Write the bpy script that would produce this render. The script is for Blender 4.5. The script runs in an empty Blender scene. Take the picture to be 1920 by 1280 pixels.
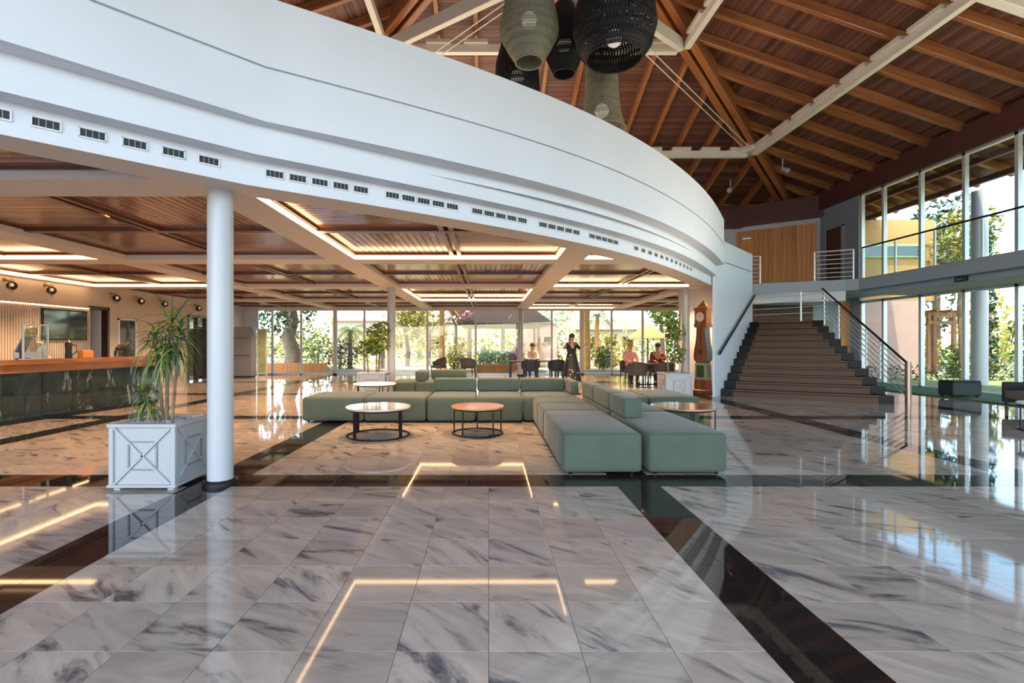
import bpy, bmesh, math, random
from mathutils import Vector, Matrix, Euler
random.seed(7)
PI = math.pi
S = bpy.context.scene
COL = S.collection

# ------------------------------------------------------------------ camera
cd = bpy.data.cameras.new('camera')
cam = bpy.data.objects.new('camera', cd)
COL.objects.link(cam)
cam.location = (0, 0, 1.4)
cam.rotation_euler = (PI / 2, 0, 0)
cd.sensor_width = 36.0
cd.lens = 17.1
cd.shift_x = 0.0229
cd.shift_y = 0.0021
cd.clip_start = 0.05
cd.clip_end = 400
S.camera = cam

# ------------------------------------------------------------------ world, sun, exposure
w = bpy.data.worlds.new('world')
S.world = w
w.use_nodes = True
nt = w.node_tree
bg = nt.nodes['Background']
sky = nt.nodes.new('ShaderNodeTexSky')
sky.sky_type = 'NISHITA'
sky.sun_disc = False
sky.sun_elevation = math.radians(50)
sky.sun_rotation = math.radians(200)
sky.air_density = 1.0
sky.dust_density = 1.2
sky.ozone_density = 1.0
nt.links.new(sky.outputs['Color'], bg.inputs['Color'])
bg.inputs['Strength'].default_value = 1.2

sd = bpy.data.lights.new('sun', 'SUN')
sun = bpy.data.objects.new('sun', sd)
COL.objects.link(sun)
sd.energy = 12.0
sd.angle = math.radians(0.6)
sd.color = (1.0, 0.93, 0.82)
sun.rotation_euler = Vector((0.14, 0.24, -0.96)).to_track_quat('-Z', 'Y').to_euler()

S.view_settings.view_transform = 'Standard'
S.view_settings.look = 'None'
S.view_settings.exposure = -0.35
S.view_settings.gamma = 1.0
S.view_settings.use_curve_mapping = False
S.cycles.use_denoising = True
S.cycles.max_bounces = 8
S.cycles.diffuse_bounces = 4
S.cycles.glossy_bounces = 4
S.cycles.transparent_max_bounces = 12
S.cycles.sample_clamp_indirect = 8.0
S.cycles.caustics_reflective = False
S.cycles.caustics_refractive = False

def area(name, loc, direction, sx, sy, energy, color):
    d = bpy.data.lights.new(name, 'AREA')
    d.shape = 'RECTANGLE'
    d.size, d.size_y = sx, sy
    d.energy = energy
    d.color = color
    o = bpy.data.objects.new(name, d)
    COL.objects.link(o)
    o.location = loc
    o.rotation_euler = Vector(direction).to_track_quat('-Z', 'Y').to_euler()
    return o

# fill lamp added for daylight from the glazed south side, behind the camera
area('south_fill', (2.0, -2.6, 3.6), (0, 1, 0.12), 20, 5.5, 50, (0.60, 0.78, 1.0))
# unseen fill lamps added to brighten the timber roof and the gallery
area('roof_fill', (-1.0, 15.0, 4.9), (0.05, -0.1, 1), 9, 9, 760, (1.0, 0.80, 0.60))
area('gallery_fill', (12.4, 8.0, 5.0), (-0.5, 0, 1), 1.2, 18, 540, (1.0, 0.84, 0.64))
# warm fill spots added under the lounge and reception ceilings, without fixtures
def fill_spot(x, y, z, energy, color, size=1.78):
    d = bpy.data.lights.new('fill_spot', 'SPOT')
    d.energy = energy; d.color = color; d.spot_size = size; d.spot_blend = 0.8; d.shadow_soft_size = 0.035
    o = bpy.data.objects.new('fill_spot', d); COL.objects.link(o); o.location = (x, y, z)
WARM = (1.0, 0.57, 0.29)
for x_ in (-4.0, -1.65, 0.45, 2.6):
    for y_ in (7.9, 10.4, 12.3, 14.8, 19.2):
        if x_ > 2 and y_ < 10: continue
        fill_spot(x_, y_, 3.06, 820 if y_ > 9 else 620, WARM)
for x_, y_ in ((-9.9, 10.2), (-9.9, 11.8), (-9.4, 14.6), (-9.4, 16.6), (-7.4, 7.3), (-7.4, 10.2), (-6.0, 12.2), (-6.0, 16.0), (-8.5, 19.5), (4.6, 15.2), (4.6, 19.0), (6.8, 19.2), (6.6, 17.0), (6.4, 13.9), (-4.8, 6.2)):
    fill_spot(x_, y_, 3.06, 720, WARM)

# ------------------------------------------------------------------ helpers
class MB:
    def __init__(s):
        s.v, s.f, s.m = [], [], []
    def face(s, idx, mat=0):
        s.f.append(idx); s.m.append(mat)
    def poly(s, pts, mat=0):
        n = len(s.v); s.v += [tuple(p) for p in pts]; s.face(list(range(n, n + len(pts))), mat)
    def hexa(s, p, mat=0):            # 8 points: bottom ccw, top ccw
        n = len(s.v); s.v += [tuple(q) for q in p]
        for a in ((3, 2, 1, 0), (4, 5, 6, 7), (0, 1, 5, 4), (1, 2, 6, 5), (2, 3, 7, 6), (3, 0, 4, 7)):
            s.face([n + i for i in a], mat)
    def box(s, x0, x1, y0, y1, z0, z1, mat=0):
        s.hexa([(x0, y0, z0), (x1, y0, z0), (x1, y1, z0), (x0, y1, z0), (x0, y0, z1), (x1, y0, z1), (x1, y1, z1), (x0, y1, z1)], mat)
    def cbox(s, c, d, mat=0, rot=None):
        pts = [Vector((a * d[0] / 2, b * d[1] / 2, e * d[2] / 2)) for e in (-1, 1) for a, b in ((-1, -1), (1, -1), (1, 1), (-1, 1))]
        if rot is not None:
            R = rot if isinstance(rot, Matrix) else Euler(rot).to_matrix()
            pts = [R @ p for p in pts]
        s.hexa([p + Vector(c) for p in pts], mat)
    def bar(s, p, q, wd, ht, mat=0, up=(0, 0, 1)):
        p, q = Vector(p), Vector(q)
        d = (q - p).normalized(); side = d.cross(Vector(up))
        if side.length < 1e-4: side = d.cross(Vector((1, 0, 0)))
        side.normalize(); u = side.cross(d)
        a, b = side * wd / 2, u * ht / 2
        s.hexa([p - a - b, p + a - b, q + a - b, q - a - b, p - a + b, p + a + b, q + a + b, q - a + b], mat)
    def tube(s, pts, r, n=8, mat=0, cap=True):
        pts = [Vector(p) for p in pts]
        rs = r if isinstance(r, (list, tuple)) else [r] * len(pts)
        base = len(s.v); ref = None
        for i, p in enumerate(pts):
            d = (pts[min(i + 1, len(pts) - 1)] - pts[max(i - 1, 0)]).normalized()
            if ref is None or abs(d.dot(ref)) > 0.95:
                ref = Vector((0, 0, 1)) if abs(d.z) < 0.9 else Vector((1, 0, 0))
            a = d.cross(ref).normalized(); b = d.cross(a)
            for k in range(n):
                t = 2 * PI * k / n
                s.v.append(tuple(p + (a * math.cos(t) + b * math.sin(t)) * rs[i]))
        for i in range(len(pts) - 1):
            for k in range(n):
                k2 = (k + 1) % n
                s.face([base + i * n + k, base + i * n + k2, base + (i + 1) * n + k2, base + (i + 1) * n + k], mat)
        if cap:
            s.face([base + k for k in range(n)][::-1], mat)
            s.face([base + (len(pts) - 1) * n + k for k in range(n)], mat)
    def lathe(s, prof, n=24, c=(0, 0, 0), mat=0, cap=True, sq=1.0):
        base = len(s.v)
        for r, z in prof:
            for k in range(n):
                t = 2 * PI * k / n
                s.v.append((c[0] + r * math.cos(t), c[1] + r * sq * math.sin(t), c[2] + z))
        for i in range(len(prof) - 1):
            for k in range(n):
                k2 = (k + 1) % n
                s.face([base + i * n + k, base + i * n + k2, base + (i + 1) * n + k2, base + (i + 1) * n + k], mat)
        if cap:
            s.face([base + k for k in range(n)][::-1], mat)
            s.face([base + (len(prof) - 1) * n + k for k in range(n)], mat)
    def ring(s, c, R, r, n=32, m=8, mat=0):
        base = len(s.v)
        for i in range(n):
            t = 2 * PI * i / n
            for k in range(m):
                u = 2 * PI * k / m
                s.v.append((c[0] + (R + r * math.cos(u)) * math.cos(t), c[1] + (R + r * math.cos(u)) * math.sin(t), c[2] + r * math.sin(u)))
        for i in range(n):
            for k in range(m):
                i2, k2 = (i + 1) % n, (k + 1) % m
                s.face([base + i * m + k, base + i2 * m + k, base + i2 * m + k2, base + i * m + k2], mat)
    def ball(s, c, r, n=12, mat=0):
        rx, ry, rz = r if isinstance(r, (tuple, list)) else (r, r, r)
        prof = [(max(0.02, math.sin(PI * i / 8)), -math.cos(PI * i / 8)) for i in range(9)]
        base = len(s.v); s.lathe(prof, n, (0, 0, 0), mat)
        for i in range(base, len(s.v)):
            x, y, z = s.v[i]; s.v[i] = (c[0] + x * rx, c[1] + y * ry, c[2] + z * rz)
    def prism(s, poly, z0, z1, mat=0):
        n = len(poly); b = len(s.v)
        s.v += [(p[0], p[1], z0) for p in poly] + [(p[0], p[1], z1) for p in poly]
        s.face([b + i for i in range(n)][::-1], mat); s.face([b + n + i for i in range(n)], mat)
        for i in range(n):
            j = (i + 1) % n
            s.face([b + i, b + j, b + n + j, b + n + i], mat)
    def mesh(s, name, mats, smooth=False, bevel=0.0, seg=1):
        me = bpy.data.meshes.new(name)
        me.from_pydata(s.v, [], s.f)
        for mt in (mats if isinstance(mats, (list, tuple)) else [mats]):
            me.materials.append(mt)
        me.polygons.foreach_set('material_index', s.m)
        bm = bmesh.new(); bm.from_mesh(me)
        bmesh.ops.recalc_face_normals(bm, faces=bm.faces)
        if bevel > 0:
            ed = [e for e in bm.edges if len(e.link_faces) == 2 and e.calc_face_angle(0) > 0.6]
            bmesh.ops.bevel(bm, geom=ed, offset=bevel, segments=seg, profile=0.5, affect='EDGES', clamp_overlap=True)
        bm.to_mesh(me); bm.free()
        if smooth:
            me.polygons.foreach_set('use_smooth', [True] * len(me.polygons))
            try: me.set_sharp_from_angle(angle=math.radians(40))
            except Exception: pass
        return me
    def build(s, name, mats, parent=None, smooth=False, bevel=0.0, seg=1, **kw):
        return link(name, s.mesh(name, mats, smooth, bevel, seg), parent, **kw)

def link(name, me, parent=None, loc=(0, 0, 0), rot=(0, 0, 0), scale=None, label=None, cat=None, kind=None, group=None):
    o = bpy.data.objects.new(name, me)
    COL.objects.link(o)
    o.location = loc; o.rotation_euler = rot
    if scale: o.scale = scale
    if parent: o.parent = parent
    if label: o['label'] = label
    if cat: o['category'] = cat
    if kind: o['kind'] = kind
    if group: o['group'] = group
    return o

def thing(name, label, cat, loc=(0, 0, 0), rz=0.0, group=None):
    return link(name, None, None, loc, (0, 0, rz), label=label, cat=cat, group=group)

def struct(name, label=None):
    o = link(name, None, None, kind='structure')
    if label: o['label'] = label
    return o

def one(fn, *a, **k):
    m = MB(); getattr(m, fn)(*a, **k); return m

# ------------------------------------------------------------------ materials
def nodes(m):
    m.use_nodes = True
    n = m.node_tree.nodes
    return n, m.node_tree.links, n['Principled BSDF']

def pm(name, col, rough=0.5, metal=0.0, coat=0.0, sheen=0.0, emit=None, es=0.0, var=0.0, scale=8.0, bump=0.0, spec=0.5, stretch=(1, 1, 1), objvar=0.0, coord='Object'):
    m = bpy.data.materials.new(name)
    n, l, b = nodes(m)
    b.inputs['Base Color'].default_value = (*col, 1)
    b.inputs['Roughness'].default_value = rough
    b.inputs['Metallic'].default_value = metal
    b.inputs['Coat Weight'].default_value = coat
    b.inputs['Coat Roughness'].default_value = 0.05
    b.inputs['Sheen Weight'].default_value = sheen
    b.inputs['Specular IOR Level'].default_value = spec
    if emit:
        b.inputs['Emission Color'].default_value = (*emit, 1)
        b.inputs['Emission Strength'].default_value = es
    if var or bump or objvar:
        tc = n.new('ShaderNodeTexCoord'); mp = n.new('ShaderNodeMapping')
        mp.inputs['Scale'].default_value = stretch
        no = n.new('ShaderNodeTexNoise')
        no.inputs['Scale'].default_value = scale; no.inputs['Detail'].default_value = 5
        l.new(tc.outputs[coord], mp.inputs['Vector'])
        if objvar:
            oi = n.new('ShaderNodeObjectInfo'); ad = n.new('ShaderNodeVectorMath'); ad.operation = 'ADD'
            mu = n.new('ShaderNodeMath'); mu.operation = 'MULTIPLY'; mu.inputs[1].default_value = 37.0
            l.new(oi.outputs['Random'], mu.inputs[0]); l.new(mp.outputs['Vector'], ad.inputs[0]); l.new(mu.outputs[0], ad.inputs[1])
            l.new(ad.outputs[0], no.inputs['Vector'])
        else:
            l.new(mp.outputs['Vector'], no.inputs['Vector'])
        r = n.new('ShaderNodeMapRange')
        r.inputs['From Min'].default_value = 0.25; r.inputs['From Max'].default_value = 0.75
        r.inputs['To Min'].default_value = 1 - var; r.inputs['To Max'].default_value = 1 + var
        l.new(no.outputs['Fac'], r.inputs['Value'])
        h = n.new('ShaderNodeHueSaturation'); h.inputs['Color'].default_value = (*col, 1)
        val = r.outputs['Result']
        if objvar:
            r2 = n.new('ShaderNodeMapRange'); r2.inputs['To Min'].default_value = 1 - objvar; r2.inputs['To Max'].default_value = 1 + objvar
            l.new(oi.outputs['Random'], r2.inputs['Value'])
            m2 = n.new('ShaderNodeMath'); m2.operation = 'MULTIPLY'
            l.new(val, m2.inputs[0]); l.new(r2.outputs['Result'], m2.inputs[1]); val = m2.outputs[0]
        l.new(val, h.inputs['Value']); l.new(h.outputs['Color'], b.inputs['Base Color'])
        if bump:
            bu = n.new('ShaderNodeBump'); bu.inputs['Strength'].default_value = bump; bu.inputs['Distance'].default_value = 0.01
            l.new(no.outputs['Fac'], bu.inputs['Height']); l.new(bu.outputs['Normal'], b.inputs['Normal'])
    return m

def marble(name, pale, mid, dark, rough, vein_lo, vein_hi, scale):
    m = bpy.data.materials.new(name)
    n, l, b = nodes(m)
    g = n.new('ShaderNodeNewGeometry')
    sub = n.new('ShaderNodeVectorMath'); sub.operation = 'SUBTRACT'; sub.inputs[1].default_value = (-2.95, 4.77, -0.5)
    div = n.new('ShaderNodeVectorMath'); div.operation = 'DIVIDE'; div.inputs[1].default_value = (0.4215, 0.426, 1.0)
    fl = n.new('ShaderNodeVectorMath'); fl.operation = 'FLOOR'
    wn = n.new('ShaderNodeTexWhiteNoise')
    l.new(g.outputs['Position'], sub.inputs[0]); l.new(sub.outputs[0], div.inputs[0]); l.new(div.outputs[0], fl.inputs[0]); l.new(fl.outputs[0], wn.inputs['Vector'])
    sc = n.new('ShaderNodeVectorMath'); sc.operation = 'SCALE'; sc.inputs['Scale'].default_value = 23.0
    l.new(wn.outputs['Color'], sc.inputs[0])
    ad = n.new('ShaderNodeVectorMath'); ad.operation = 'ADD'
    l.new(g.outputs['Position'], ad.inputs[0]); l.new(sc.outputs[0], ad.inputs[1])
    # each slab is laid at its own angle
    rot = n.new('ShaderNodeVectorRotate'); rot.rotation_type = 'Z_AXIS'
    mr = n.new('ShaderNodeMapRange'); mr.inputs['To Min'].default_value = 0.15; mr.inputs['To Max'].default_value = 0.95
    l.new(wn.outputs['Value'], mr.inputs['Value']); l.new(mr.outputs['Result'], rot.inputs['Angle'])
    l.new(ad.outputs[0], rot.inputs['Vector'])
    mp = n.new('ShaderNodeMapping'); mp.inputs['Scale'].default_value = (0.8, 3.2, 1.0)
    l.new(rot.outputs['Vector'], mp.inputs['Vector'])
    no = n.new('ShaderNodeTexNoise'); no.inputs['Scale'].default_value = scale; no.inputs['Detail'].default_value = 7; no.inputs['Roughness'].default_value = 0.62; no.inputs['Distortion'].default_value = 0.9
    l.new(mp.outputs['Vector'], no.inputs['Vector'])
    no2 = n.new('ShaderNodeTexNoise'); no2.inputs['Scale'].default_value = scale * 0.55; no2.inputs['Detail'].default_value = 4; no2.inputs['Distortion'].default_value = 1.5
    l.new(mp.outputs['Vector'], no2.inputs['Vector'])
    cr = n.new('ShaderNodeValToRGB')
    e = cr.color_ramp.elements
    e[0].position = 0.30; e[0].color = (*pale, 1); e[1].position = 0.62; e[1].color = (*mid, 1)
    l.new(no.outputs['Fac'], cr.inputs['Fac'])
    v = n.new('ShaderNodeMapRange'); v.inputs['From Min'].default_value = vein_lo; v.inputs['From Max'].default_value = vein_hi
    l.new(no2.outputs['Fac'], v.inputs['Value'])
    v2 = n.new('ShaderNodeMapRange'); v2.inputs['From Min'].default_value = 0.5; v2.inputs['From Max'].default_value = 0.64
    l.new(no.outputs['Fac'], v2.inputs['Value'])
    mu = n.new('ShaderNodeMath'); mu.operation = 'MULTIPLY'; l.new(v.outputs['Result'], mu.inputs[0]); l.new(v2.outputs['Result'], mu.inputs[1])
    mx = n.new('ShaderNodeMix'); mx.data_type = 'RGBA'; mx.inputs['B'].default_value = (*dark, 1)
    l.new(mu.outputs[0], mx.inputs['Factor']); l.new(cr.outputs['Color'], mx.inputs['A'])
    h = n.new('ShaderNodeHueSaturation'); r3 = n.new('ShaderNodeMapRange'); r3.inputs['To Min'].default_value = 0.86; r3.inputs['To Max'].default_value = 1.1
    l.new(wn.outputs['Value'], r3.inputs['Value']); l.new(r3.outputs['Result'], h.inputs['Value']); l.new(mx.outputs['Result'], h.inputs['Color'])
    l.new(h.outputs['Color'], b.inputs['Base Color'])
    b.inputs['Roughness'].default_value = rough
    b.inputs['IOR'].default_value = 1.55
    return m

def woodm(name, c1, c2, rough=0.35, coat=0.0, objvar=0.25, grain=14.0, axis=0):
    m = bpy.data.materials.new(name)
    n, l, b = nodes(m)
    tc = n.new('ShaderNodeTexCoord'); oi = n.new('ShaderNodeObjectInfo')
    mu = n.new('ShaderNodeMath'); mu.operation = 'MULTIPLY'; mu.inputs[1].default_value = 53.0
    l.new(oi.outputs['Random'], mu.inputs[0])
    ad = n.new('ShaderNodeVectorMath'); ad.operation = 'ADD'
    l.new(tc.outputs['Object'], ad.inputs[0]); l.new(mu.outputs[0], ad.inputs[1])
    mp = n.new('ShaderNodeMapping')
    sc = [1.0, 1.0, 1.0]; sc[axis] = 0.08
    mp.inputs['Scale'].default_value = sc
    l.new(ad.outputs[0], mp.inputs['Vector'])
    no = n.new('ShaderNodeTexNoise'); no.inputs['Scale'].default_value = grain; no.inputs['Detail'].default_value = 6; no.inputs['Distortion'].default_value = 0.6
    l.new(mp.outputs['Vector'], no.inputs['Vector'])
    cr = n.new('ShaderNodeValToRGB')
    e = cr.color_ramp.elements
    e[0].position = 0.32; e[0].color = (*c1, 1); e[1].position = 0.68; e[1].color = (*c2, 1)
    l.new(no.outputs['Fac'], cr.inputs['Fac'])
    h = n.new('ShaderNodeHueSaturation')
    r2 = n.new('ShaderNodeMapRange'); r2.inputs['To Min'].default_value = 1 - objvar; r2.inputs['To Max'].default_value = 1 + objvar
    l.new(oi.outputs['Random'], r2.inputs['Value']); l.new(r2.outputs['Result'], h.inputs['Value'])
    l.new(cr.outputs['Color'], h.inputs['Color']); l.new(h.outputs['Color'], b.inputs['Base Color'])
    b.inputs['Roughness'].default_value = rough
    b.inputs['Coat Weight'].default_value = coat; b.inputs['Coat Roughness'].default_value = 0.08
    return m

def glassm(name, tint=(0.97, 1.0, 0.99), refl=1.0):
    m = bpy.data.materials.new(name)
    m.use_nodes = True
    n, l = m.node_tree.nodes, m.node_tree.links
    n.clear()
    out = n.new('ShaderNodeOutputMaterial'); mx = n.new('ShaderNodeMixShader')
    t = n.new('ShaderNodeBsdfTransparent'); g = n.new('ShaderNodeBsdfGlossy'); f = n.new('ShaderNodeLayerWeight'); f.inputs['Blend'].default_value = 0.5
    pw_ = n.new('ShaderNodeMath'); pw_.operation = 'POWER'; pw_.inputs[1].default_value = 4.0
    ma = n.new('ShaderNodeMath'); ma.operation = 'MULTIPLY_ADD'; ma.inputs[1].default_value = 0.5; ma.inputs[2].default_value = 0.03
    l.new(f.outputs['Facing'], pw_.inputs[0]); l.new(pw_.outputs[0], ma.inputs[0])
    t.inputs['Color'].default_value = (*tint, 1); g.inputs['Roughness'].default_value = 0.0
    g.inputs['Color'].default_value = (refl, refl, refl, 1)
    l.new(ma.outputs[0], mx.inputs[0]); l.new(t.outputs[0], mx.inputs[1]); l.new(g.outputs[0], mx.inputs[2]); l.new(mx.outputs[0], out.inputs[0])
    return m

def emitm(name, col, s):
    m = bpy.data.materials.new(name); m.use_nodes = True
    n, l = m.node_tree.nodes, m.node_tree.links
    n.clear(); out = n.new('ShaderNodeOutputMaterial'); e = n.new('ShaderNodeEmission')
    e.inputs[0].default_value = (*col, 1); e.inputs[1].default_value = s
    l.new(e.outputs[0], out.inputs[0]); return m

M = {}
M['marble'] = marble('grey veined marble', (0.50, 0.435, 0.365), (0.355, 0.31, 0.262), (0.085, 0.085, 0.095), 0.045, 0.50, 0.60, 2.2)
M['granite'] = marble('black granite', (0.012, 0.011, 0.011), (0.02, 0.018, 0.017), (0.05, 0.045, 0.04), 0.03, 0.6, 0.7, 6)
M['green_marble'] = marble('dark green marble', (0.012, 0.02, 0.02), (0.03, 0.05, 0.045), (0.35, 0.4, 0.38), 0.05, 0.56, 0.60, 1.6)
M['grout'] = pm('dark grout', (0.16, 0.15, 0.14), 0.6)
M['white'] = pm('white plaster', (0.60, 0.635, 0.69), 0.55, var=0.03, scale=1.5)
M['white_gloss'] = pm('white gloss paint', (0.45, 0.465, 0.49), 0.28, spec=0.4)
M['beam'] = pm('warm white beam paint', (0.64, 0.60, 0.56), 0.5)
M['cream'] = pm('cream steel paint', (0.74, 0.70, 0.60), 0.4)
M['grey_wall'] = pm('grey plaster', (0.29, 0.35, 0.42), 0.6, var=0.03, scale=2)
M['beige_wall'] = pm('beige plaster', (0.62, 0.54, 0.46), 0.6, var=0.03, scale=2)
M['roof_board'] = woodm('roof board wood', (0.080, 0.030, 0.020), (0.190, 0.080, 0.050), 0.45, 0.0, 0.30, 10, 0)
M['rafter'] = woodm('orange rafter wood', (0.23, 0.075, 0.022), (0.42, 0.17, 0.06), 0.32, 0.2, 0.12, 8, 0)
M['hip'] = woodm('hip beam wood', (0.26, 0.085, 0.025), (0.42, 0.16, 0.055), 0.3, 0.2, 0.08, 8, 0)
M['eave'] = pm('dark red eave wood', (0.105, 0.035, 0.028), 0.45, var=0.2, scale=5, stretch=(0.3, 0.3, 2))
M['slat'] = woodm('glossy ceiling slat wood', (0.17, 0.065, 0.026), (0.36, 0.165, 0.075), 0.16, 0.0, 0.18, 9, 0)
M['slat'].node_tree.nodes['Principled BSDF'].inputs['Specular IOR Level'].default_value = 0.42
M['joist'] = pm('dark brown joist wood', (0.11, 0.04, 0.02), 0.3, var=0.2, scale=6)
M['panel_wood'] = woodm('honey oak panel', (0.56, 0.22, 0.055), (0.74, 0.36, 0.12), 0.4, 0.0, 0.12, 7, 2)
M['counter_wood'] = woodm('polished counter wood', (0.26, 0.08, 0.025), (0.48, 0.19, 0.07), 0.18, 0.5, 0.05, 7, 1)
M['table_wood'] = woodm('walnut table top', (0.30, 0.14, 0.065), (0.50, 0.27, 0.14), 0.16, 0.5, 0.05, 9, 0)
M['black_metal'] = pm('black steel', (0.018, 0.018, 0.02), 0.4, 0.6)
M['steel'] = pm('brushed steel', (0.62, 0.62, 0.62), 0.22, 1.0)
M['bronze'] = pm('brown bronze post', (0.30, 0.22, 0.18), 0.35, 0.8)
M['alu'] = pm('pale aluminium frame', (0.68, 0.70, 0.70), 0.35, 0.3)
M['velvet'] = pm('sage green velvet', (0.054, 0.080, 0.054), 0.8, sheen=0.15, var=0.14, scale=3.2, bump=0.05, objvar=0.05)
M['glass'] = glassm('window glass')
M['glass_rail'] = glassm('balustrade glass', (0.90, 0.97, 0.95))
M['glass_dark'] = pm('dark reflecting glass', (0.02, 0.022, 0.02), 0.02, coat=1.0)
M['led'] = emitm('warm led strip', (1.0, 0.62, 0.31), 12.0)
M['led_soft'] = emitm('soft led strip', (1.0, 0.64, 0.34), 15.0)
M['bulb'] = pm('opal bulb', (0.85, 0.82, 0.74), 0.4, emit=(1, 0.9, 0.75), es=0.5)
M['black'] = pm('matt black', (0.012, 0.012, 0.013), 0.55)
M['stair_black'] = pm('black stair stone', (0.006, 0.006, 0.008), 0.35, spec=0.12)
M['vent'] = pm('vent dark slot', (0.02, 0.022, 0.022), 0.7)
M['vent_grey'] = pm('vent louvre', (0.22, 0.25, 0.23), 0.5)
M['dark_door'] = woodm('dark mahogany', (0.035, 0.012, 0.009), (0.08, 0.028, 0.018), 0.3, 0.2, 0.05, 6, 2)
M['step'] = pm('brown stair stone', (0.082, 0.039, 0.018), 0.5, var=0.12, spec=0.3, scale=3.0, objvar=0.05)
M['turf'] = pm('green turf', (0.06, 0.13, 0.035), 0.9, var=0.3, scale=25, bump=0.4)
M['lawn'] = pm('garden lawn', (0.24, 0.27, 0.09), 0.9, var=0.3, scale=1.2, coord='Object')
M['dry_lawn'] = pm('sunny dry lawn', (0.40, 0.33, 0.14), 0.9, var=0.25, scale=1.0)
M['forecourt'] = pm('grey forecourt stone', (0.30, 0.30, 0.31), 0.85, var=0.1, scale=0.5)
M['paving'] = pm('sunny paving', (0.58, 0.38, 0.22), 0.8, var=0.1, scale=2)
M['brick'] = pm('terracotta wall', (0.72, 0.27, 0.09), 0.85, var=0.25, scale=9)
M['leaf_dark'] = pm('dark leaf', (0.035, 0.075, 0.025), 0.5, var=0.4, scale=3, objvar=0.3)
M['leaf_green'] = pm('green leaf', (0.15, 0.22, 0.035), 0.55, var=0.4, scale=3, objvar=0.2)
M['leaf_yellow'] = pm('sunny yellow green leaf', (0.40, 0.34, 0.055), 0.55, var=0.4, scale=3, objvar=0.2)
M['leaf_pale'] = pm('pale green leaf', (0.42, 0.52, 0.28), 0.55, var=0.3, scale=3)
M['pink'] = pm('pink blossom', (0.62, 0.22, 0.28), 0.6, var=0.3, scale=4)
M['bark'] = pm('grey brown bark', (0.20, 0.145, 0.095), 0.9, var=0.3, scale=8, bump=0.5)
M['bark_gold'] = pm('golden palm bark', (0.55, 0.30, 0.09), 0.8, var=0.3, scale=10, stretch=(1, 1, 3), bump=0.3)
M['pergola'] = pm('brown garden timber', (0.22, 0.105, 0.04), 0.7, var=0.2, scale=6)
M['thatch'] = pm('thatch with painted shade', (0.035, 0.02, 0.011), 0.95, var=0.4, scale=14, bump=0.4)  # shade on the shelter roof is put into this dark colour
M['render_white'] = pm('white render', (0.42, 0.36, 0.28), 0.8)
M['render_pink'] = pm('pink render', (0.52, 0.33, 0.26), 0.8, var=0.05, scale=2)
M['render_ochre'] = pm('ochre render', (0.50, 0.27, 0.09), 0.8, var=0.08, scale=1.2)
M['render_cream'] = pm('cream render', (0.52, 0.42, 0.25), 0.8, var=0.05, scale=1.2)
M['pebble'] = pm('grey pebble', (0.45, 0.44, 0.42), 0.6, objvar=0.3, var=0.3, scale=30)
M['chair'] = pm('charcoal weave', (0.045, 0.043, 0.045), 0.65, var=0.2, scale=40)
M['taupe'] = pm('taupe leather', (0.17, 0.135, 0.11), 0.45)
M['skin'] = pm('skin', (0.56, 0.33, 0.24), 0.5)
M['hair'] = pm('dark brown hair', (0.025, 0.014, 0.01), 0.5)
M['fair_hair'] = pm('fair hair', (0.42, 0.27, 0.11), 0.5)
M['cloth_white'] = pm('white cloth', (0.72, 0.72, 0.72), 0.8)
M['cloth_pink'] = pm('pink cloth', (0.62, 0.30, 0.30), 0.8)
M['cloth_black'] = pm('black cloth', (0.02, 0.02, 0.024), 0.8)
M['cloth_red'] = pm('dark red cloth', (0.18, 0.035, 0.03), 0.8)
M['cloth_blue'] = pm('grey blue cloth', (0.12, 0.14, 0.19), 0.8)
M['shade_green'] = pm('olive woven cord', (0.30, 0.29, 0.185), 0.8, var=0.15, scale=30)
M['shade_black'] = pm('black woven cord', (0.010, 0.010, 0.011), 0.7)
M['orange'] = pm('orange card', (0.70, 0.24, 0.05), 0.6)
M['screen'] = pm('dark tv screen', (0.012, 0.018, 0.010), 0.06, coat=0.5)
M['clock_red'] = woodm('red brown clock wood', (0.16, 0.045, 0.02), (0.32, 0.11, 0.05), 0.3, 0.3, 0.05, 8, 2)
M['clock_blue'] = pm('blue clock paint', (0.08, 0.19, 0.27), 0.4)
M['clock_green'] = pm('faded green clock paint', (0.30, 0.36, 0.24), 0.5)
M['dial'] = pm('clock dial', (0.75, 0.60, 0.50), 0.4)
M['brass'] = pm('aged brass', (0.42, 0.29, 0.10), 0.35, 0.9)
M['paper'] = pm('white paper', (0.8, 0.8, 0.8), 0.6)
M['banner'] = pm('grey cabinet paint', (0.30, 0.30, 0.33), 0.5)
M['far_blue'] = pm('blue grey screen', (0.10, 0.17, 0.22), 0.7)

# floral skirt: pale and ochre blossoms printed on black cloth
fm = bpy.data.materials.new('black floral print cloth')
_n, _l, _b = nodes(fm)
_tc = _n.new('ShaderNodeTexCoord'); _vo = _n.new('ShaderNodeTexVoronoi'); _vo.inputs['Scale'].default_value = 9
_cr = _n.new('ShaderNodeValToRGB'); _cr.color_ramp.interpolation = 'CONSTANT'
_e = _cr.color_ramp.elements; _e[0].color = (0.55, 0.45, 0.25, 1); _e[1].position = 0.2; _e[1].color = (0.012, 0.012, 0.014, 1)
_l.new(_tc.outputs['Object'], _vo.inputs['Vector']); _l.new(_vo.outputs['Distance'], _cr.inputs['Fac']); _l.new(_cr.outputs['Color'], _b.inputs['Base Color'])
M['floral'] = fm

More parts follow.
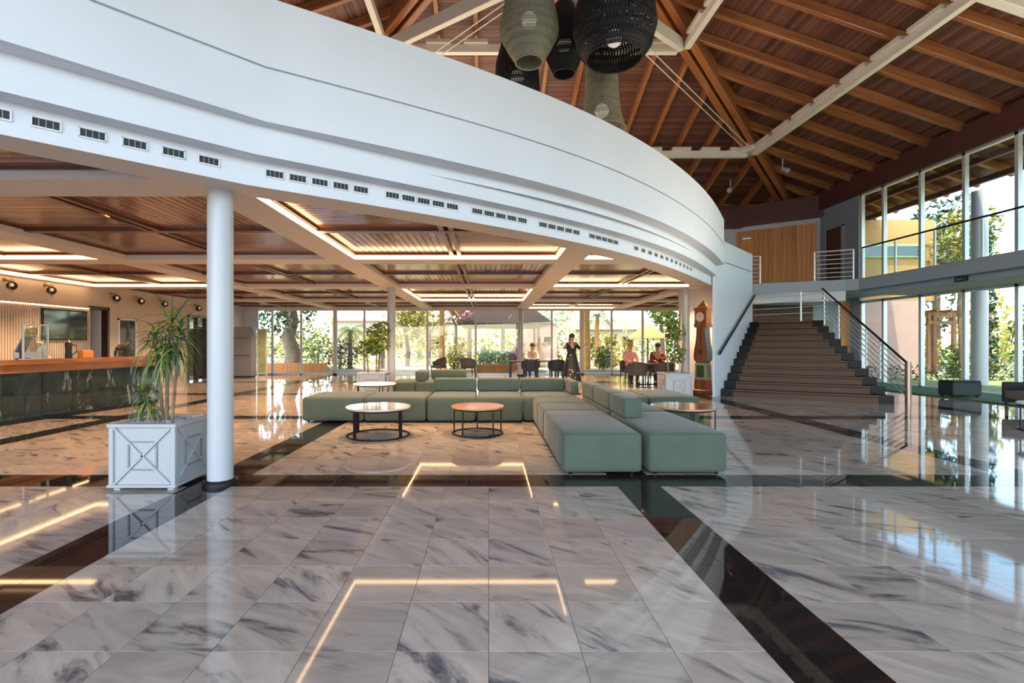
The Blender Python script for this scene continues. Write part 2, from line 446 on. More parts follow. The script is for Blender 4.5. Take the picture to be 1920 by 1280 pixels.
# ------------------------------------------------------------------ plan curves of the mezzanine front
def smooth_curve(pts, n_left, n_right, kink, it):
    """left straight run up to the kink, then an even, smoothed arc"""
    def resample(p, n):
        d = [0]
        for a, b in zip(p, p[1:]): d.append(d[-1] + math.dist(a, b))
        out, j = [], 0
        for i in range(n):
            t = d[-1] * i / (n - 1)
            while j < len(d) - 2 and d[j + 1] < t: j += 1
            u = (t - d[j]) / (d[j + 1] - d[j])
            out.append((p[j][0] + (p[j + 1][0] - p[j][0]) * u, p[j][1] + (p[j + 1][1] - p[j][1]) * u))
        return out
    L, R = resample(pts[:kink + 1], n_left), resample(pts[kink:], n_right)
    for _ in range(it):
        R = [R[0]] + [((R[i - 1][0] + R[i][0] * 2 + R[i + 1][0]) / 4, (R[i - 1][1] + R[i][1] * 2 + R[i + 1][1]) / 4) for i in range(1, len(R) - 1)] + [R[-1]]
    return L + R[1:]
C0 = smooth_curve([(-6.9, 0.45), (-3.49, 3.49), (-2.28, 4.60), (-1.92, 4.85), (-1.14, 5.33), (-0.78, 5.57), (0.31, 6.33), (1.09, 6.95), (2.06, 7.80), (3.53, 9.43), (5.05, 11.55), (5.78, 12.60)], 10, 46, 2, 60)
C1 = smooth_curve([(-6.8, 0.28), (-3.36, 3.35), (-2.15, 4.46), (-1.49, 4.88), (-0.34, 5.65), (0.97, 6.63), (1.63, 7.18), (2.67, 8.15), (3.96, 9.6), (5.1, 11.25), (5.86, 12.5)], 10, 46, 2, 60)
C2 = smooth_curve([(-6.7, -0.02), (-3.22, 3.22), (-2.02, 4.40), (-1.43, 4.74), (-0.76, 5.10), (0.15, 5.66), (1.32, 6.48), (2.32, 7.38), (3.37, 8.55), (4.4, 9.82), (5.27, 11.12), (5.98, 12.35)], 10, 46, 2, 60)
def offset_curve(c, d):
    out = []
    for i in range(len(c)):
        a, b = c[max(i - 1, 0)], c[min(i + 1, len(c) - 1)]
        t = Vector((b[0] - a[0], b[1] - a[1])).normalized()
        out.append((c[i][0] - t.y * d, c[i][1] + t.x * d))
    return out
def ycurve(x, c=C0):
    if x <= c[0][0]: return c[0][1]
    for a, b in zip(c, c[1:]):
        if a[0] <= x <= b[0]: return a[1] + (b[1] - a[1]) * (x - a[0]) / (b[0] - a[0])
    return 14.6
def xcurve(y, c=C0):
    if y <= c[0][1]: return c[0][0]
    for a, b in zip(c, c[1:]):
        if a[1] <= y <= b[1]: return a[0] + (b[0] - a[0]) * (y - a[1]) / (b[1] - a[1])
    return 5.9 if y < 14.6 else min(8.55, 5.8 + (y - 12.9) / 1.25)
def wall_y(x): return max(14.8, 13.0 + (x - 5.8) * 1.25)

# ================================================================== FLOOR
TX, TY, OX, OY = 0.4215, 0.426, -2.95, 4.77
floor = one('box', -11.2, 13.95, -3.0, 22.1, -0.30, -0.006).build('floor', M['grout'], kind='structure', label='polished grey marble floor crossed by black granite bands')
tile_me = one('box', -TX / 2 + 0.0012, TX / 2 - 0.0012, -TY / 2 + 0.0012, TY / 2 - 0.0012, -0.006, 0.0).mesh('tile', M['marble'], bevel=0.0006)
gx_me = one('box', -TX / 4 + 0.001, TX / 4 - 0.001, -TY / 2 + 0.001, TY / 2 - 0.001, -0.006, 0.0).mesh('granite_tile', M['granite'], bevel=0.0006)
gy_me = one('box', -TX / 2 + 0.001, TX / 2 - 0.001, -TY / 4 + 0.001, TY / 4 - 0.001, -0.006, 0.0).mesh('granite_tile', M['granite'], bevel=0.0006)
tiles, grans = [], []
i0, i1 = int(math.floor((-11.1 - OX) / TX)), int((13.6 - OX) / TX)
j0, j1 = int(math.floor((-2.9 - OY) / TY)), int((21.9 - OY) / TY)
for i in range(i0, i1 + 1):
    for j in range(j0, j1 + 1):
        cx, cy = OX + (i + 0.5) * TX, OY + (j + 0.5) * TY
        if cx > 11.75 and 3.5 < cy < 18.3: continue
        bi, bj = i % 10 == 0, j % 10 == 0
        vis = cy > 1.9 and -1.06 < cx / max(cy, 0.1) < 1.15
        key = (0 if vis else 1, cy * cy + 0.1 * cx * cx)
        if bi or bj:
            if bi:
                grans += [(key, 'x', cx - TX / 4, cy), (key, 'x', cx + TX / 4, cy)]
            else:
                grans += [(key, 'y', cx, cy - TY / 4), (key, 'y', cx, cy + TY / 4)]
        else:
            tiles.append((key, cx, cy))
tiles.sort(); grans.sort()
for k, x, y in tiles[:300]:
    link('tile', tile_me, floor, (x, y, 0))
rest = MB()
for k, x, y in tiles[300:]:
    rest.box(x - TX / 2 + 0.0012, x + TX / 2 - 0.0012, y - TY / 2 + 0.0012, y + TY / 2 - 0.0012, -0.006, 0)
rest.build('tile', M['marble'], floor, kind='stuff')
for k, d, x, y in grans[:300]:
    link('granite_tile', gx_me if d == 'x' else gy_me, floor, (x, y, 0))
rest = MB()
for k, d, x, y in grans[300:]:
    a, b = (TX / 4, TY / 2) if d == 'x' else (TX / 2, TY / 4)
    rest.box(x - a + 0.001, x + a - 0.001, y - b + 0.001, y + b - 0.001, -0.006, 0)
rest.build('granite_tile', M['granite'], floor, kind='stuff')

ground = one('box', -90, 90, -60, 140, -0.62, -0.32).build('ground', M['forecourt'], kind='structure', label='garden ground around the building')
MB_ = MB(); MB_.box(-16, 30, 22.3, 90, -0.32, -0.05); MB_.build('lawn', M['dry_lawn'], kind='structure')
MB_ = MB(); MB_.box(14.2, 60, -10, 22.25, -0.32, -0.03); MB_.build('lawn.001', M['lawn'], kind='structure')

# ================================================================== LOUNGE CEILING
lc = struct('ceiling', 'coffered lounge ceiling of glossy brown slats between pale beams')
BX = [-11.1, -6.93, -2.72, 1.51, 5.72, 8.7]
BY = [0.51, 4.86, 9.24, 13.56, 17.93, 21.75]
ZB, ZS = 2.95, 3.085
for x in BX:
    ys = max(ycurve(x - 0.25), ycurve(x + 0.25)) + 0.05 if x < 5.9 else 17.6
    one('box', x - 0.25, x + 0.25, ys, 21.95, ZB, 3.18).build('beam', M['beam'], lc)
for y in BY:
    xe = min(xcurve(y - 0.27), xcurve(y + 0.27)) - 0.03
    one('box', -11.0, xe, y - 0.27, y + 0.27, ZB + 0.002, 3.175).build('beam', M['beam'], lc)
# joists (dark wood) through the middle of every coffer and wooden liners on the coffer sides
for k in range(5):
    xm = (BX[k] + BX[k + 1]) / 2
    ys = max(ycurve(xm - 0.1), ycurve(xm + 0.1)) + 0.35 if xm < 5.9 else wall_y(xm)
    for sgn in (-1, 1):
        one('box', xm + sgn * 0.07 - 0.035, xm + sgn * 0.07 + 0.035, ys, 21.6, 3.02, ZS).build('joist', M['joist'], lc)
for k in range(5):
    ym = (BY[k] + BY[k + 1]) / 2
    xe = min(xcurve(ym - 0.1), xcurve(ym + 0.1)) - 0.25
    one('box', -10.9, xe, ym - 0.06, ym + 0.06, 3.015, ZS).build('joist', M['joist'], lc)
lin = MB()
for a in range(5):
    for b in range(5):
        x0, x1, y0, y1 = BX[a] + 0.25, BX[a + 1] - 0.25, BY[b] + 0.27, BY[b + 1] - 0.27
        for x, s_ in ((x0, 1), (x1, -1)):
            yy = max(y0, ycurve(x) + 0.3 if x < 5.9 else wall_y(x))
            if yy < y1 - 0.1: lin.box(min(x, x + s_ * 0.035), max(x, x + s_ * 0.035), yy, y1, 3.035, ZS)
        for y, s_ in ((y0, 1), (y1, -1)):
            xx = min(x1, xcurve(y) - 0.3)
            if xx > x0 + 0.1: lin.box(x0, xx, min(y, y + s_ * 0.035), max(y, y + s_ * 0.035), 3.035, ZS)
lin.build('coffer_liner', M['joist'], lc, kind='stuff')
# slats
slats = []
P = 0.105
for a in range(5):
    for b in range(5):
        for ha in range(2):
            for hb in range(2):
                xa, xb = BX[a] + 0.25, BX[a + 1] - 0.25
                ya, yb = BY[b] + 0.27, BY[b + 1] - 0.27
                xm, ym = (xa + xb) / 2, (ya + yb) / 2
                x0, x1 = (xa, xm - 0.1) if ha == 0 else (xm + 0.1, xb)
                y0, y1 = (ya, ym - 0.06) if hb == 0 else (ym + 0.06, yb)
                if (2 * a + ha + 2 * b + hb) % 2 == 1:
                    n = int((x1 - x0) / P)
                    for i in range(n):
                        x = x0 + (i + 0.5) * (x1 - x0) / n
                        ys = max(y0, (max(ycurve(x - 0.05), ycurve(x + 0.05)) + 0.3) if x < 5.9 else wall_y(x))
                        if ys < y1 - 0.1: slats.append((ys ** 2 + 0.3 * x * x, 'y', x, (ys + y1) / 2, y1 - ys))
                else:
                    n = int((y1 - y0) / P)
                    for i in range(n):
                        y = y0 + (i + 0.5) * (y1 - y0) / n
                        xe = min(x1, min(xcurve(y - 0.05), xcurve(y + 0.05)) - 0.3)
                        if xe > x0 + 0.1: slats.append((y ** 2 + 0.3 * x0 * x0, 'x', (x0 + xe) / 2, y, xe - x0))
slats.sort()
sl_me = one('box', -0.5, 0.5, -0.048, 0.048, 0, 0.02).mesh('slat', M['slat'])
def seen(s): return s[3] > 2.5 and -1.1 < s[2] / s[3] < 0.9
vis = [s for s in slats if seen(s)]
for s in vis[:300]:
    link('slat', sl_me, lc, (s[2], s[3], ZS - 0.02), (0, 0, 0 if s[1] == 'x' else PI / 2), (s[4], 1, 1))
rest = MB()
for s in vis[300:] + [s for s in slats if not seen(s)]:
    a, b = (s[4] / 2, 0.048) if s[1] == 'x' else (0.048, s[4] / 2)
    rest.box(s[2] - a, s[2] + a, s[3] - b, s[3] + b, ZS - 0.02, ZS)
rest.build('slat', M['slat'], lc, kind='stuff')
# backing deck (the mezzanine slab) following the curve
CI = offset_curve(C0, 0.12)
deck = MB(); deck.prism([(-11.2, 0.2)] + CI[1:] + [(5.9, 14.6), (7.3, 14.75), (8.2, 16.2), (8.2, 22.0), (-11.2, 22.0)], ZS + 0.10, ZS + 0.16)
deck.prism([(-11.2, 0.2)] + CI[1:] + [(5.9, 14.6), (7.3, 14.75), (8.2, 16.2), (8.2, 22.0), (-11.2, 22.0)], ZS + 0.001, ZS + 0.003, 1)
deck.build('deck', [M['white'], M['joist']], lc)
# pale soffit ring along the curved front
C0i = offset_curve(C0, 0.46)
C0s = offset_curve(C0, 0.02)
so = MB()
for i in range(len(C0) - 1):
    a, b, c, d = C0s[i], C0s[i + 1], C0i[i + 1], C0i[i]
    so.hexa([(a[0], a[1], 2.92), (b[0], b[1], 2.92), (c[0], c[1], 2.92), (d[0], d[1], 2.92), (a[0], a[1], 3.0), (b[0], b[1], 3.0), (c[0], c[1], 3.0), (d[0], d[1], 3.0)])
    so.poly([(d[0], d[1], 3.0), (c[0], c[1], 3.0), (c[0], c[1], 3.1), (d[0], d[1], 3.1)])
so.build('soffit', M['beam'], lc)
# light strips: bright line on the coffer side of a beam
def strip(x0, x1, y0, y1, m='led'):
    one('box', min(x0, x1), max(x0, x1), min(y0, y1), max(y0, y1), 2.958, 3.015).build('light_strip', M[m], lc)
e = 0.014
xl, xr = -2.47, 1.26
strip(xl, xl + e, ycurve(xl) + 0.5, 8.965); strip(xl, xr, 8.97 - e, 8.97); strip(xr - e, xr, ycurve(xr) + 0.5, 8.965)
strip(xl, xl + e, 13.9, 17.655); strip(xl, xr, 17.66 - e, 17.66); strip(xr - e, xr, 13.9, 17.655)
strip(1.76, xcurve(8.97) - 0.5, 8.97 - e, 8.97); strip(1.76, 5.46, 13.29 - e, 13.29); strip(1.76, 5.46, 21.48 - e, 21.48)
strip(-10.7, -7.18, 8.97 - e, 8.97); strip(-7.18 - e, -7.18, 5.2, 8.965); strip(-10.7, -7.18, 13.29 - e, 13.29)
strip(-10.72, -10.72 + e, 9.6, 13.28)

# ================================================================== MEZZANINE FRONT
mf = struct('wall_mezzanine', 'white curved three-tier mezzanine front')
ZT = [2.92, 3.14, 3.41, 3.885, 3.905, 4.54]
C2g, C2i = offset_curve(C2, 0.03), offset_curve(C2, 0.22)
prof = [(C0, 2.90), (C0, 3.14), (C1, 3.14), (C1, 3.41), (C2, 3.41), (C2, 3.885), (C2g, 3.885), (C2g, 3.91), (C2, 3.91), (C2, 4.54), (C2i, 4.54), (C2i, 3.30)]
fb = MB()
for a, b in zip(prof, prof[1:]):
    for i in range(len(C0) - 1):
        fb.poly([(*a[0][i], a[1]), (*a[0][i + 1], a[1]), (*b[0][i + 1], b[1]), (*b[0][i], b[1])])
me = fb.mesh('fascia', M['white'])
bm = bmesh.new(); bm.from_mesh(me); bmesh.ops.remove_doubles(bm, verts=bm.verts, dist=1e-4); bmesh.ops.recalc_face_normals(bm, faces=bm.faces); bm.to_mesh(me); bm.free()
me.polygons.foreach_set('use_smooth', [True] * len(me.polygons))
me.set_sharp_from_angle(angle=math.radians(30))
link('fascia', me, mf)
# slot vents: groups along the lowest tier
dl = [0]
for a, b in zip(C0, C0[1:]): dl.append(dl[-1] + math.dist(a, b))
def at_len(t):
    for i in range(len(dl) - 1):
        if dl[i] <= t <= dl[i + 1]:
            u = (t - dl[i]) / (dl[i + 1] - dl[i])
            return (C0[i][0] + (C0[i + 1][0] - C0[i][0]) * u, C0[i][1] + (C0[i + 1][1] - C0[i][1]) * u, math.atan2(C0[i + 1][1] - C0[i][1], C0[i + 1][0] - C0[i][0]))
def len_at_x(x):
    for i in range(len(C0) - 1):
        if C0[i][0] <= x <= C0[i + 1][0]: return dl[i] + (dl[i + 1] - dl[i]) * (x - C0[i][0]) / (C0[i + 1][0] - C0[i][0])
vm = MB()
vm.box(-0.078, 0.078, -0.004, 0.03, -0.034, 0.034, 0)
for z in (-0.036, 0.036): vm.box(-0.086, 0.086, -0.012, 0.0, z - 0.006, z + 0.006, 1)
for x in (-0.082, 0.082): vm.box(x - 0.006, x + 0.006, -0.012, 0.0, -0.036, 0.036, 1)
for x in (-0.04, 0.0, 0.04): vm.box(x - 0.003, x + 0.003, -0.008, 0.0, -0.032, 0.032, 2)
vent_me = vm.mesh('vent', [M['vent'], M['white'], M['vent_grey']])
def vents(x0, x1, n):
    s0, s1 = len_at_x(x0), len_at_x(x1)
    for k in range(n):
        x, y, a = at_len(s0 + (s1 - s0) * (k + 0.5) / n)
        link('vent', vent_me, mf, (x, y, 3.045), (0, 0, a))
vents(-3.62, -2.42, 6); vents(-2.17, -1.28, 5); vents(-1.15, -0.36, 5); vents(-0.22, 0.52, 5); vents(0.68, 1.36, 5); vents(1.52, 2.12, 5); vents(2.45, 4.55, 12)

# ================================================================== HALL ROOF (square pavilion, hipped)
CX, CY, PIT = 1.33, 9.62, 0.345
EA = 15.0                                   # half size out to the eaves
def zb(u): return 12.0 - PIT * u            # underside of the boards
roof = struct('ceiling', 'hipped timber roof with orange rafters and dark boards')
ang = math.atan(PIT)
BW = 0.128
bd_me = one('box', -0.5, 0.5, -0.0615, 0.0615, 0.0, 0.02).mesh('roof_board', M['roof_board'])
boards = []
SIDES = [(1, 0), (0, 1), (-1, 0), (0, -1)]     # right, back, left, front
du = BW * math.cos(ang)
for s, (sx, sy) in enumerate(SIDES):
    k = 0
    while True:
        u = 0.12 + k * du
        if u > EA: break
        k += 1
        rz = math.atan2(sy, sx) + PI / 2
        lo, hi = -u, u
        if s == 0: lo = max(lo, -(CY + 4.0))                   # right side: keep y > -4
        if s == 2: hi = min(hi, CY + 4.0)
        if s == 3 and CY - u < -4.5: continue
        mid = (lo + hi) / 2
        px, py = CX + sx * u - sy * mid, CY + sy * u + sx * mid
        boards.append((s, u, (px, py, zb(u)), (0, 0, rz), hi - lo))
keep = [b for b in boards if b[0] == 0 and b[1] > 0.9][:112] + [b for b in boards if b[0] == 1 and b[1] > 0.9 and b[1] < 13.4] + [b for b in boards if b[0] == 2 and 2 < b[1] < 12.4]
keep = keep[:300]
ks = set(id(b) for b in keep)
rest = MB()
for b in boards:
    E = Euler((-ang, 0, 0)).to_matrix()
    R = Matrix.Rotation(b[3][2], 3, 'Z') @ Matrix.Rotation(ang, 3, 'X')
    if id(b) in ks:
        link('roof_board', bd_me, roof, b[2], R.to_euler(), (b[4], 1, 1))
    else:
        rest.cbox(Vector(b[2]) + Vector((0, 0, 0.01)), (b[4], 0.123, 0.02), 0, R)
rest.build('roof_board', M['roof_board'], roof, kind='stuff')
# waterproof deck above the boards
dk = MB()
for sx, sy in SIDES:
    def q(u, v): return (CX + sx * u - sy * v, CY + sy * u + sx * v, zb(u) + 0.06)
    dk.poly([q(0, 0), q(EA, -EA), q(EA, EA)])
    dk.poly([(p[0], p[1], p[2] + 0.2) for p in (q(0, 0), q(EA, -EA), q(EA, EA))])
dk.build('roof_deck', M['eave'], roof)
# rafters
def rafter(p, q, wd=0.13, ht=0.26):
    p, q = Vector(p), Vector(q); L = (q - p).length
    d = (q - p).normalized(); side = d.cross(Vector((0, 0, 1))).normalized(); up = side.cross(d)
    R = Matrix((d, side, up)).transposed()
    o = one('box', -L / 2, L / 2, -wd / 2, wd / 2, -ht, 0).build('rafter', M['rafter'], roof, bevel=0.012)
    o.location = (p + q) / 2; o.rotation_euler = R.to_euler()
    return o
for k in range(-16, 6):
    y = 14.0 + 1.07 * k + 1.07 * 2
    v = abs(y - CY)
    if y < -4 or y > CY + 12.3: continue
    u0 = v + 0.22
    rafter((CX + u0, y, zb(u0)), (CX + EA, y, zb(EA)))
for k in range(-12, 13):
    x = CX + 0.45 + 1.07 * k
    v = abs(x - CX)
    if v > 12.3: continue
    u0 = v + 0.22
    rafter((x, CY + u0, zb(u0)), (x, CY + EA, zb(EA)))
for k in range(-12, 12):
    y = CY + 0.5 + 1.07 * k
    v = abs(y - CY)
    if y < -4 or v > 12.3: continue
    u0 = v + 0.22
    rafter((CX - u0, y, zb(u0)), (CX - EA, y, zb(EA)))
# double hip beams
def hipbeam(sx, sy, u1):
    side = Vector((-sy, sx, 0)).normalized()
    for k in (-1, 1):
        a = Vector((CX, CY, zb(0) - 0.27)) + side * 0.15 * k
        b = Vector((CX + sx * u1, CY + sy * u1, zb(u1) - 0.27)) + side * 0.15 * k
        d = (b - a).normalized(); L = (b - a).length; sd_ = d.cross(Vector((0, 0, 1))).normalized(); up = sd_.cross(d)
        o = one('box', -L / 2, L / 2, -0.10, 0.10, -0.30, 0.22).build('hip_beam', M['hip'], roof, bevel=0.015)
        o.location = (a + b) / 2; o.rotation_euler = Matrix((d, sd_, up)).transposed().to_euler()
hipbeam(1, 1, 12.6); hipbeam(-1, 1, 12.6); hipbeam(1, -1, 12.6); hipbeam(-1, -1, 12.6)
# cream steel ring beams under the rafters, with packers at the rafters
def ring_beams(u, z, packers):
    h = 0.12
    for (sx, sy) in SIDES:
        def q(v): return Vector((CX + sx * u - sy * v, CY + sy * u + sx * v, z))
        v0 = u - 0.2
        one('bar', q(-v0), q(v0), 0.16, 2 * h).build('ring_beam', M['cream'], roof, bevel=0.01)
        if packers and (sx, sy) in ((1, 0), (0, 1)):
            for k in range(-16, 8):
                y = 14.0 + 1.07 * k + 2.14 if sx else CX + 0.45 + 1.07 * k
                v = (y - CY) if sx else -(y - CX)
                if abs(v) > u - 0.4: continue
                p = q(v)
                top = zb(u) - 0.26
                one('bar', (p - Vector((-sy * 0.34, sx * 0.42, 0))) + Vector((0, 0, h + 0.05)), (p + Vector((-sy * 0.34, sx * 0.42, 0))) + Vector((0, 0, h + 0.05)), 0.30, 0.10).build('packer', M['cream'], roof)
ring_beams(4.25, 9.78, True)
ring_beams(8.45, 8.42, True)
for s_ in (1, -1):
    one('bar', (CX + s_ * 8.4, CY, 8.38), (CX + s_ * 12.3, CY, 7.04), 0.2, 0.3).build('principal_rafter', M['cream'], roof, bevel=0.01)
# king post hub, struts and twin cables
hub = Vector((CX + 0.1, CY, 8.95))
for sx, sy in ((1, 1), (-1, 1), (1, -1), (-1, -1)):
    c1 = Vector((CX + sx * 4.1, CY + sy * 4.1, 9.82))
    one('bar', hub + Vector((sx * 0.2, sy * 0.2, 0.04)), c1, 0.16, 0.34).build('strut', M['cream'], roof, bevel=0.01)
    c2 = Vector((CX + sx * 8.35, CY + sy * 8.35, 8.5))
    side = Vector((-sy, sx, 0)).normalized() * 0.09
    for k in (-1, 1):
        one('tube', [hub + side * k - Vector((0, 0, 0.12)), c2 + side * k], 0.014, 6).build('tie_cable', M['cream'], roof)
    m = MB(); m.cbox(c2 + Vector((0, 0, 0.1)), (0.62, 0.5, 0.34), 0, (0, 0, math.atan2(sy, sx)))
    m.build('bracket', M['cream'], roof, bevel=0.02)
m = MB(); m.lathe([(0.05, -0.3), (0.22, -0.2), (0.22, 0.25), (0.1, 0.3), (0.1, 2.6)], 16, tuple(hub)); m.build('king_post', M['cream'], roof, smooth=True)
# eave beams
for nm, a in (('e', (13.55, 13.85, -3.9, 21.9)), ('n', (-11.3, 13.6, 21.85, 22.15)), ('w', (-11.4, -11.1, -3.9, 22.0))):
    one('box', a[0], a[1], a[2], a[3], 6.88, 7.62).build('eave_beam', M['eave'], roof)
for sx in (14.9, 15.85):
    one('box', sx, sx + 0.12, -4, 24, zb(sx - CX) - 0.42, zb(sx - CX) - 0.24).build('eave_beam', M['eave'], roof)
one('box', 8.3, 11.3, 21.5, 21.9, 6.55, 7.4).build('eave_beam', M['eave'], roof)
# small white spotlights clamped at the foot of the hip
for i, (p, d) in enumerate([((11.0, 18.2, 7.95), (0.3, -0.5, -0.4)), ((9.9, 19.9, 7.75), (-0.4, -0.5, -0.4))]):
    t = thing('spotlight', ['small white spotlight clamped to a rafter right of the hip beam foot', 'small white spotlight clamped to a rafter left of the hip beam foot'][i], 'spotlight', p)
    m = MB(); m.tube([(0, 0, 0), Vector(d) * 0.34], [0.07, 0.095], 12); m.build('lamp_head', M['white_gloss'], t, smooth=True)
    m = MB(); m.tube([(0, 0, 0.0), (0, 0, 0.36)], 0.022, 8); m.build('bracket_arm', M['white_gloss'], t)

# ================================================================== COLUMNS
def column(x, y, r, h, label, base=True):
    t = thing('column', label, 'column', (x, y, 0))
    one('lathe', [(r, 0.0), (r, h)], 40, (0, 0, 0)).build('shaft', M['white_gloss'], t, smooth=True)
    if base:
        one('lathe', [(r + 0.045, 0), (r + 0.045, 0.035), (r + 0.02, 0.05)], 40).build('base_ring', M['black_metal'], t, smooth=True)
column(-2.685, 4.87, 0.118, 2.95, 'tall white round column beside the large X-panelled planter')
column(-2.70, 13.5, 0.11, 2.95, 'white round column behind the white coffee table in the lounge')
column(1.40, 21.35, 0.12, 2.95, 'white round column at the garden windows behind the dining table')
column(5.53, 13.65, 0.105, 2.95, 'white round column beside the tall case clock')

# ================================================================== WALLS
wl = struct('wall_left', 'warm beige reception wall')
WX = -10.95
mm = MB()
mm.box(WX - 0.2, WX, -2.0, 13.32, 0, 3.3); mm.box(WX - 0.2, WX, 13.32, 14.02, 2.42, 3.3)
mm.box(WX - 0.2, WX, 14.02, 17.7, 0, 3.3); mm.box(WX - 0.2, WX, 17.7, 18.9, 2.45, 3.3); mm.box(WX - 0.2, WX, 18.9, 21.9, 0, 3.3)
mm.build('wall_face', M['beige_wall'], wl)
fl = MB()
for i in range(60):
    y = 9.4 + i * 0.066
    fl.box(WX, WX + 0.035, y, y + 0.04, 0.9, 2.33)
fl.build('fluting', M['beige_wall'], wl, kind='stuff')
one('box', WX, WX + 0.02, 9.4, 13.3, 2.345, 2.36).build('light_strip', M['led_soft'], wl)
one('box', WX, WX + 0.06, 9.35, 13.32, 2.36, 2.40).build('ledge', M['beige_wall'], wl)
ww = one('box', -11.4, -11.15, -3.2, 22.2, 3.3, 7.6).build('wall_left.001', M['white'], kind='structure')
# room behind the reception door
ofm = MB(); ofm.box(-13.4, -13.3, 12.4, 15.4, 0, 2.9); ofm.box(-13.3, -11.15, 12.4, 12.5, 0, 2.9); ofm.box(-13.3, -11.15, 15.3, 15.4, 0, 2.9); ofm.box(-13.4, -11.15, 12.4, 15.4, 2.8, 2.9)
ofm.build('wall_office', M['white'], kind='structure')
d1 = struct('door_1', 'doorway behind the reception desk with dark brown frame')
m = MB()
m.box(WX - 0.21, WX + 0.03, 13.32, 13.36, 0, 2.42); m.box(WX - 0.21, WX + 0.03, 13.94, 14.02, 0, 2.42); m.box(WX - 0.21, WX + 0.03, 13.32, 14.02, 2.36, 2.44)
m.build('door_frame', M['dark_door'], d1)
m = MB(); m.cbox((WX - 0.42, 13.9, 1.18), (0.55, 0.04, 2.34), 0, (0, 0, 0.2)); m.build('door_leaf', M['white'], d1)
d2 = struct('door_2', 'tall brown framed glazed doors in the beige wall')
m = MB()
for y in (17.7, 18.26, 18.84): m.box(WX - 0.15, WX + 0.03, y, y + 0.07, 0, 2.45)
m.box(WX - 0.15, WX + 0.03, 17.7, 18.91, 2.38, 2.46)
m.build('door_frame', M['dark_door'], d2)
for y in (17.77, 18.33):
    one('box', WX - 0.07, WX - 0.05, y, y + 0.5, 0.05, 2.38).build('pane', M['glass_dark'], d2)
w4 = struct('window_4', 'glazed panel in the beige reception wall reflecting the garden')
m = MB()
for y in (14.35, 15.05): m.box(WX, WX + 0.03, y, y + 0.06, 0.2, 2.15)
for z in (0.2, 2.1): m.box(WX, WX + 0.03, 14.35, 15.11, z, z + 0.05)
m.build('frame', M['alu'], w4)
one('box', WX, WX + 0.012, 14.41, 15.05, 0.25, 2.1).build('pane', M['glass_dark'], w4)

# wall that climbs along the stair (continues the mezzanine front)
SW0, SW1 = Vector((5.80, 12.50)), Vector((8.86, 16.32))
sdv = (SW1 - SW0).normalized(); snv = Vector((-sdv.y, sdv.x))
ws = struct('wall_stair', 'white wall beside the staircase with sloping parapet')
m = MB()
a, b = SW0, SW1; c, d = SW1 + snv * 0.22, SW0 + snv * 0.05
m.hexa([(a.x, a.y, 0), (b.x, b.y, 0), (c.x, c.y, 0), (d.x, d.y, 0), (a.x, a.y, 4.15), (b.x, b.y, 4.40), (c.x, c.y, 4.40), (d.x, d.y, 4.15)])
m.build('wall_face', M['white'], ws, bevel=0.01)
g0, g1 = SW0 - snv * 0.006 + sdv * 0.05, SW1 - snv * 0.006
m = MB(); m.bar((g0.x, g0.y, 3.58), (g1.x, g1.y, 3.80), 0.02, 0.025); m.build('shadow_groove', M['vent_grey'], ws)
# wall behind the clock
m = MB(); m.box(5.78, 7.35, 14.62, 14.8, 0, 3.3); m.build('wall_clock_niche', M['white'], kind='structure')

# back and canted walls of the upper gallery
m = MB(); m.box(9.7, 11.1, 21.95, 22.15, 3.0, 7.4); m.box(-11.2, 9.7, 21.95, 22.15, 3.0, 7.4); m.build('wall_back', M['white'], kind='structure')
A, B = Vector((13.72, 20.08)), Vector((11.05, 21.95))
dv = (B - A).normalized(); nv = Vector((-dv.y, dv.x)); 
if nv.y > 0: nv = -nv
wc = struct('wall_canted', 'upper wall faced with vertical honey oak planks')
m = MB()
a, b, c, d = A, B, B - nv * 0.2, A - nv * 0.2
m.hexa([(a.x, a.y, 0), (b.x, b.y, 0), (c.x, c.y, 0), (d.x, d.y, 0), (a.x, a.y, 6.62), (b.x, b.y, 6.62), (c.x, c.y, 6.62), (d.x, d.y, 6.62)])
m.build('wall_face', M['white'], wc)
m = MB(); m.bar((A.x + 0.1, A.y - 0.1, 7.05), (B.x - 0.1, B.y + 0.05, 7.05), 0.34, 0.9); m.build('eave_beam', M['eave'], wc)
Lw = (B - A).length; N = 17
for k in range(N):
    s0 = 0.16 + (Lw - 0.3) * k / N; wd = (Lw - 0.3) / N - 0.008
    p = A + dv * (s0 + wd / 2) + nv * 0.02
    o = one('box', -wd / 2, wd / 2, -0.018, 0.018, 0, 2.78).build('plank', M['panel_wood'], wc)
    o.location = (p.x, p.y, 3.62); o.rotation_euler = (0, 0, math.atan2(dv.y, dv.x))
m = MB(); p, q = A + nv * 0.05 + dv * 0.12, A + nv * 0.05 + dv * (Lw - 0.1)
m.bar((p.x, p.y, 6.43), (q.x, q.y, 6.43), 0.06, 0.07); m.bar((p.x, p.y, 3.5), (p.x, p.y, 6.45), 0.06, 0.06)
m.build('wall_trim', M['white'], wc)
p = A + dv * (Lw - 0.55) + nv * 0.14
t = thing('wall_lamp', 'small white box lamp at the top of the oak plank wall', 'lamp', (p.x, p.y, 6.1), math.atan2(dv.y, dv.x))
one('box', -0.2, 0.2, -0.09, 0.09, -0.05, 0.05).build('lamp_housing', M['white_gloss'], t, bevel=0.01)
one('box', -0.17, 0.17, -0.06, 0.06, -0.06, -0.05).build('diffuser', M['bulb'], t)
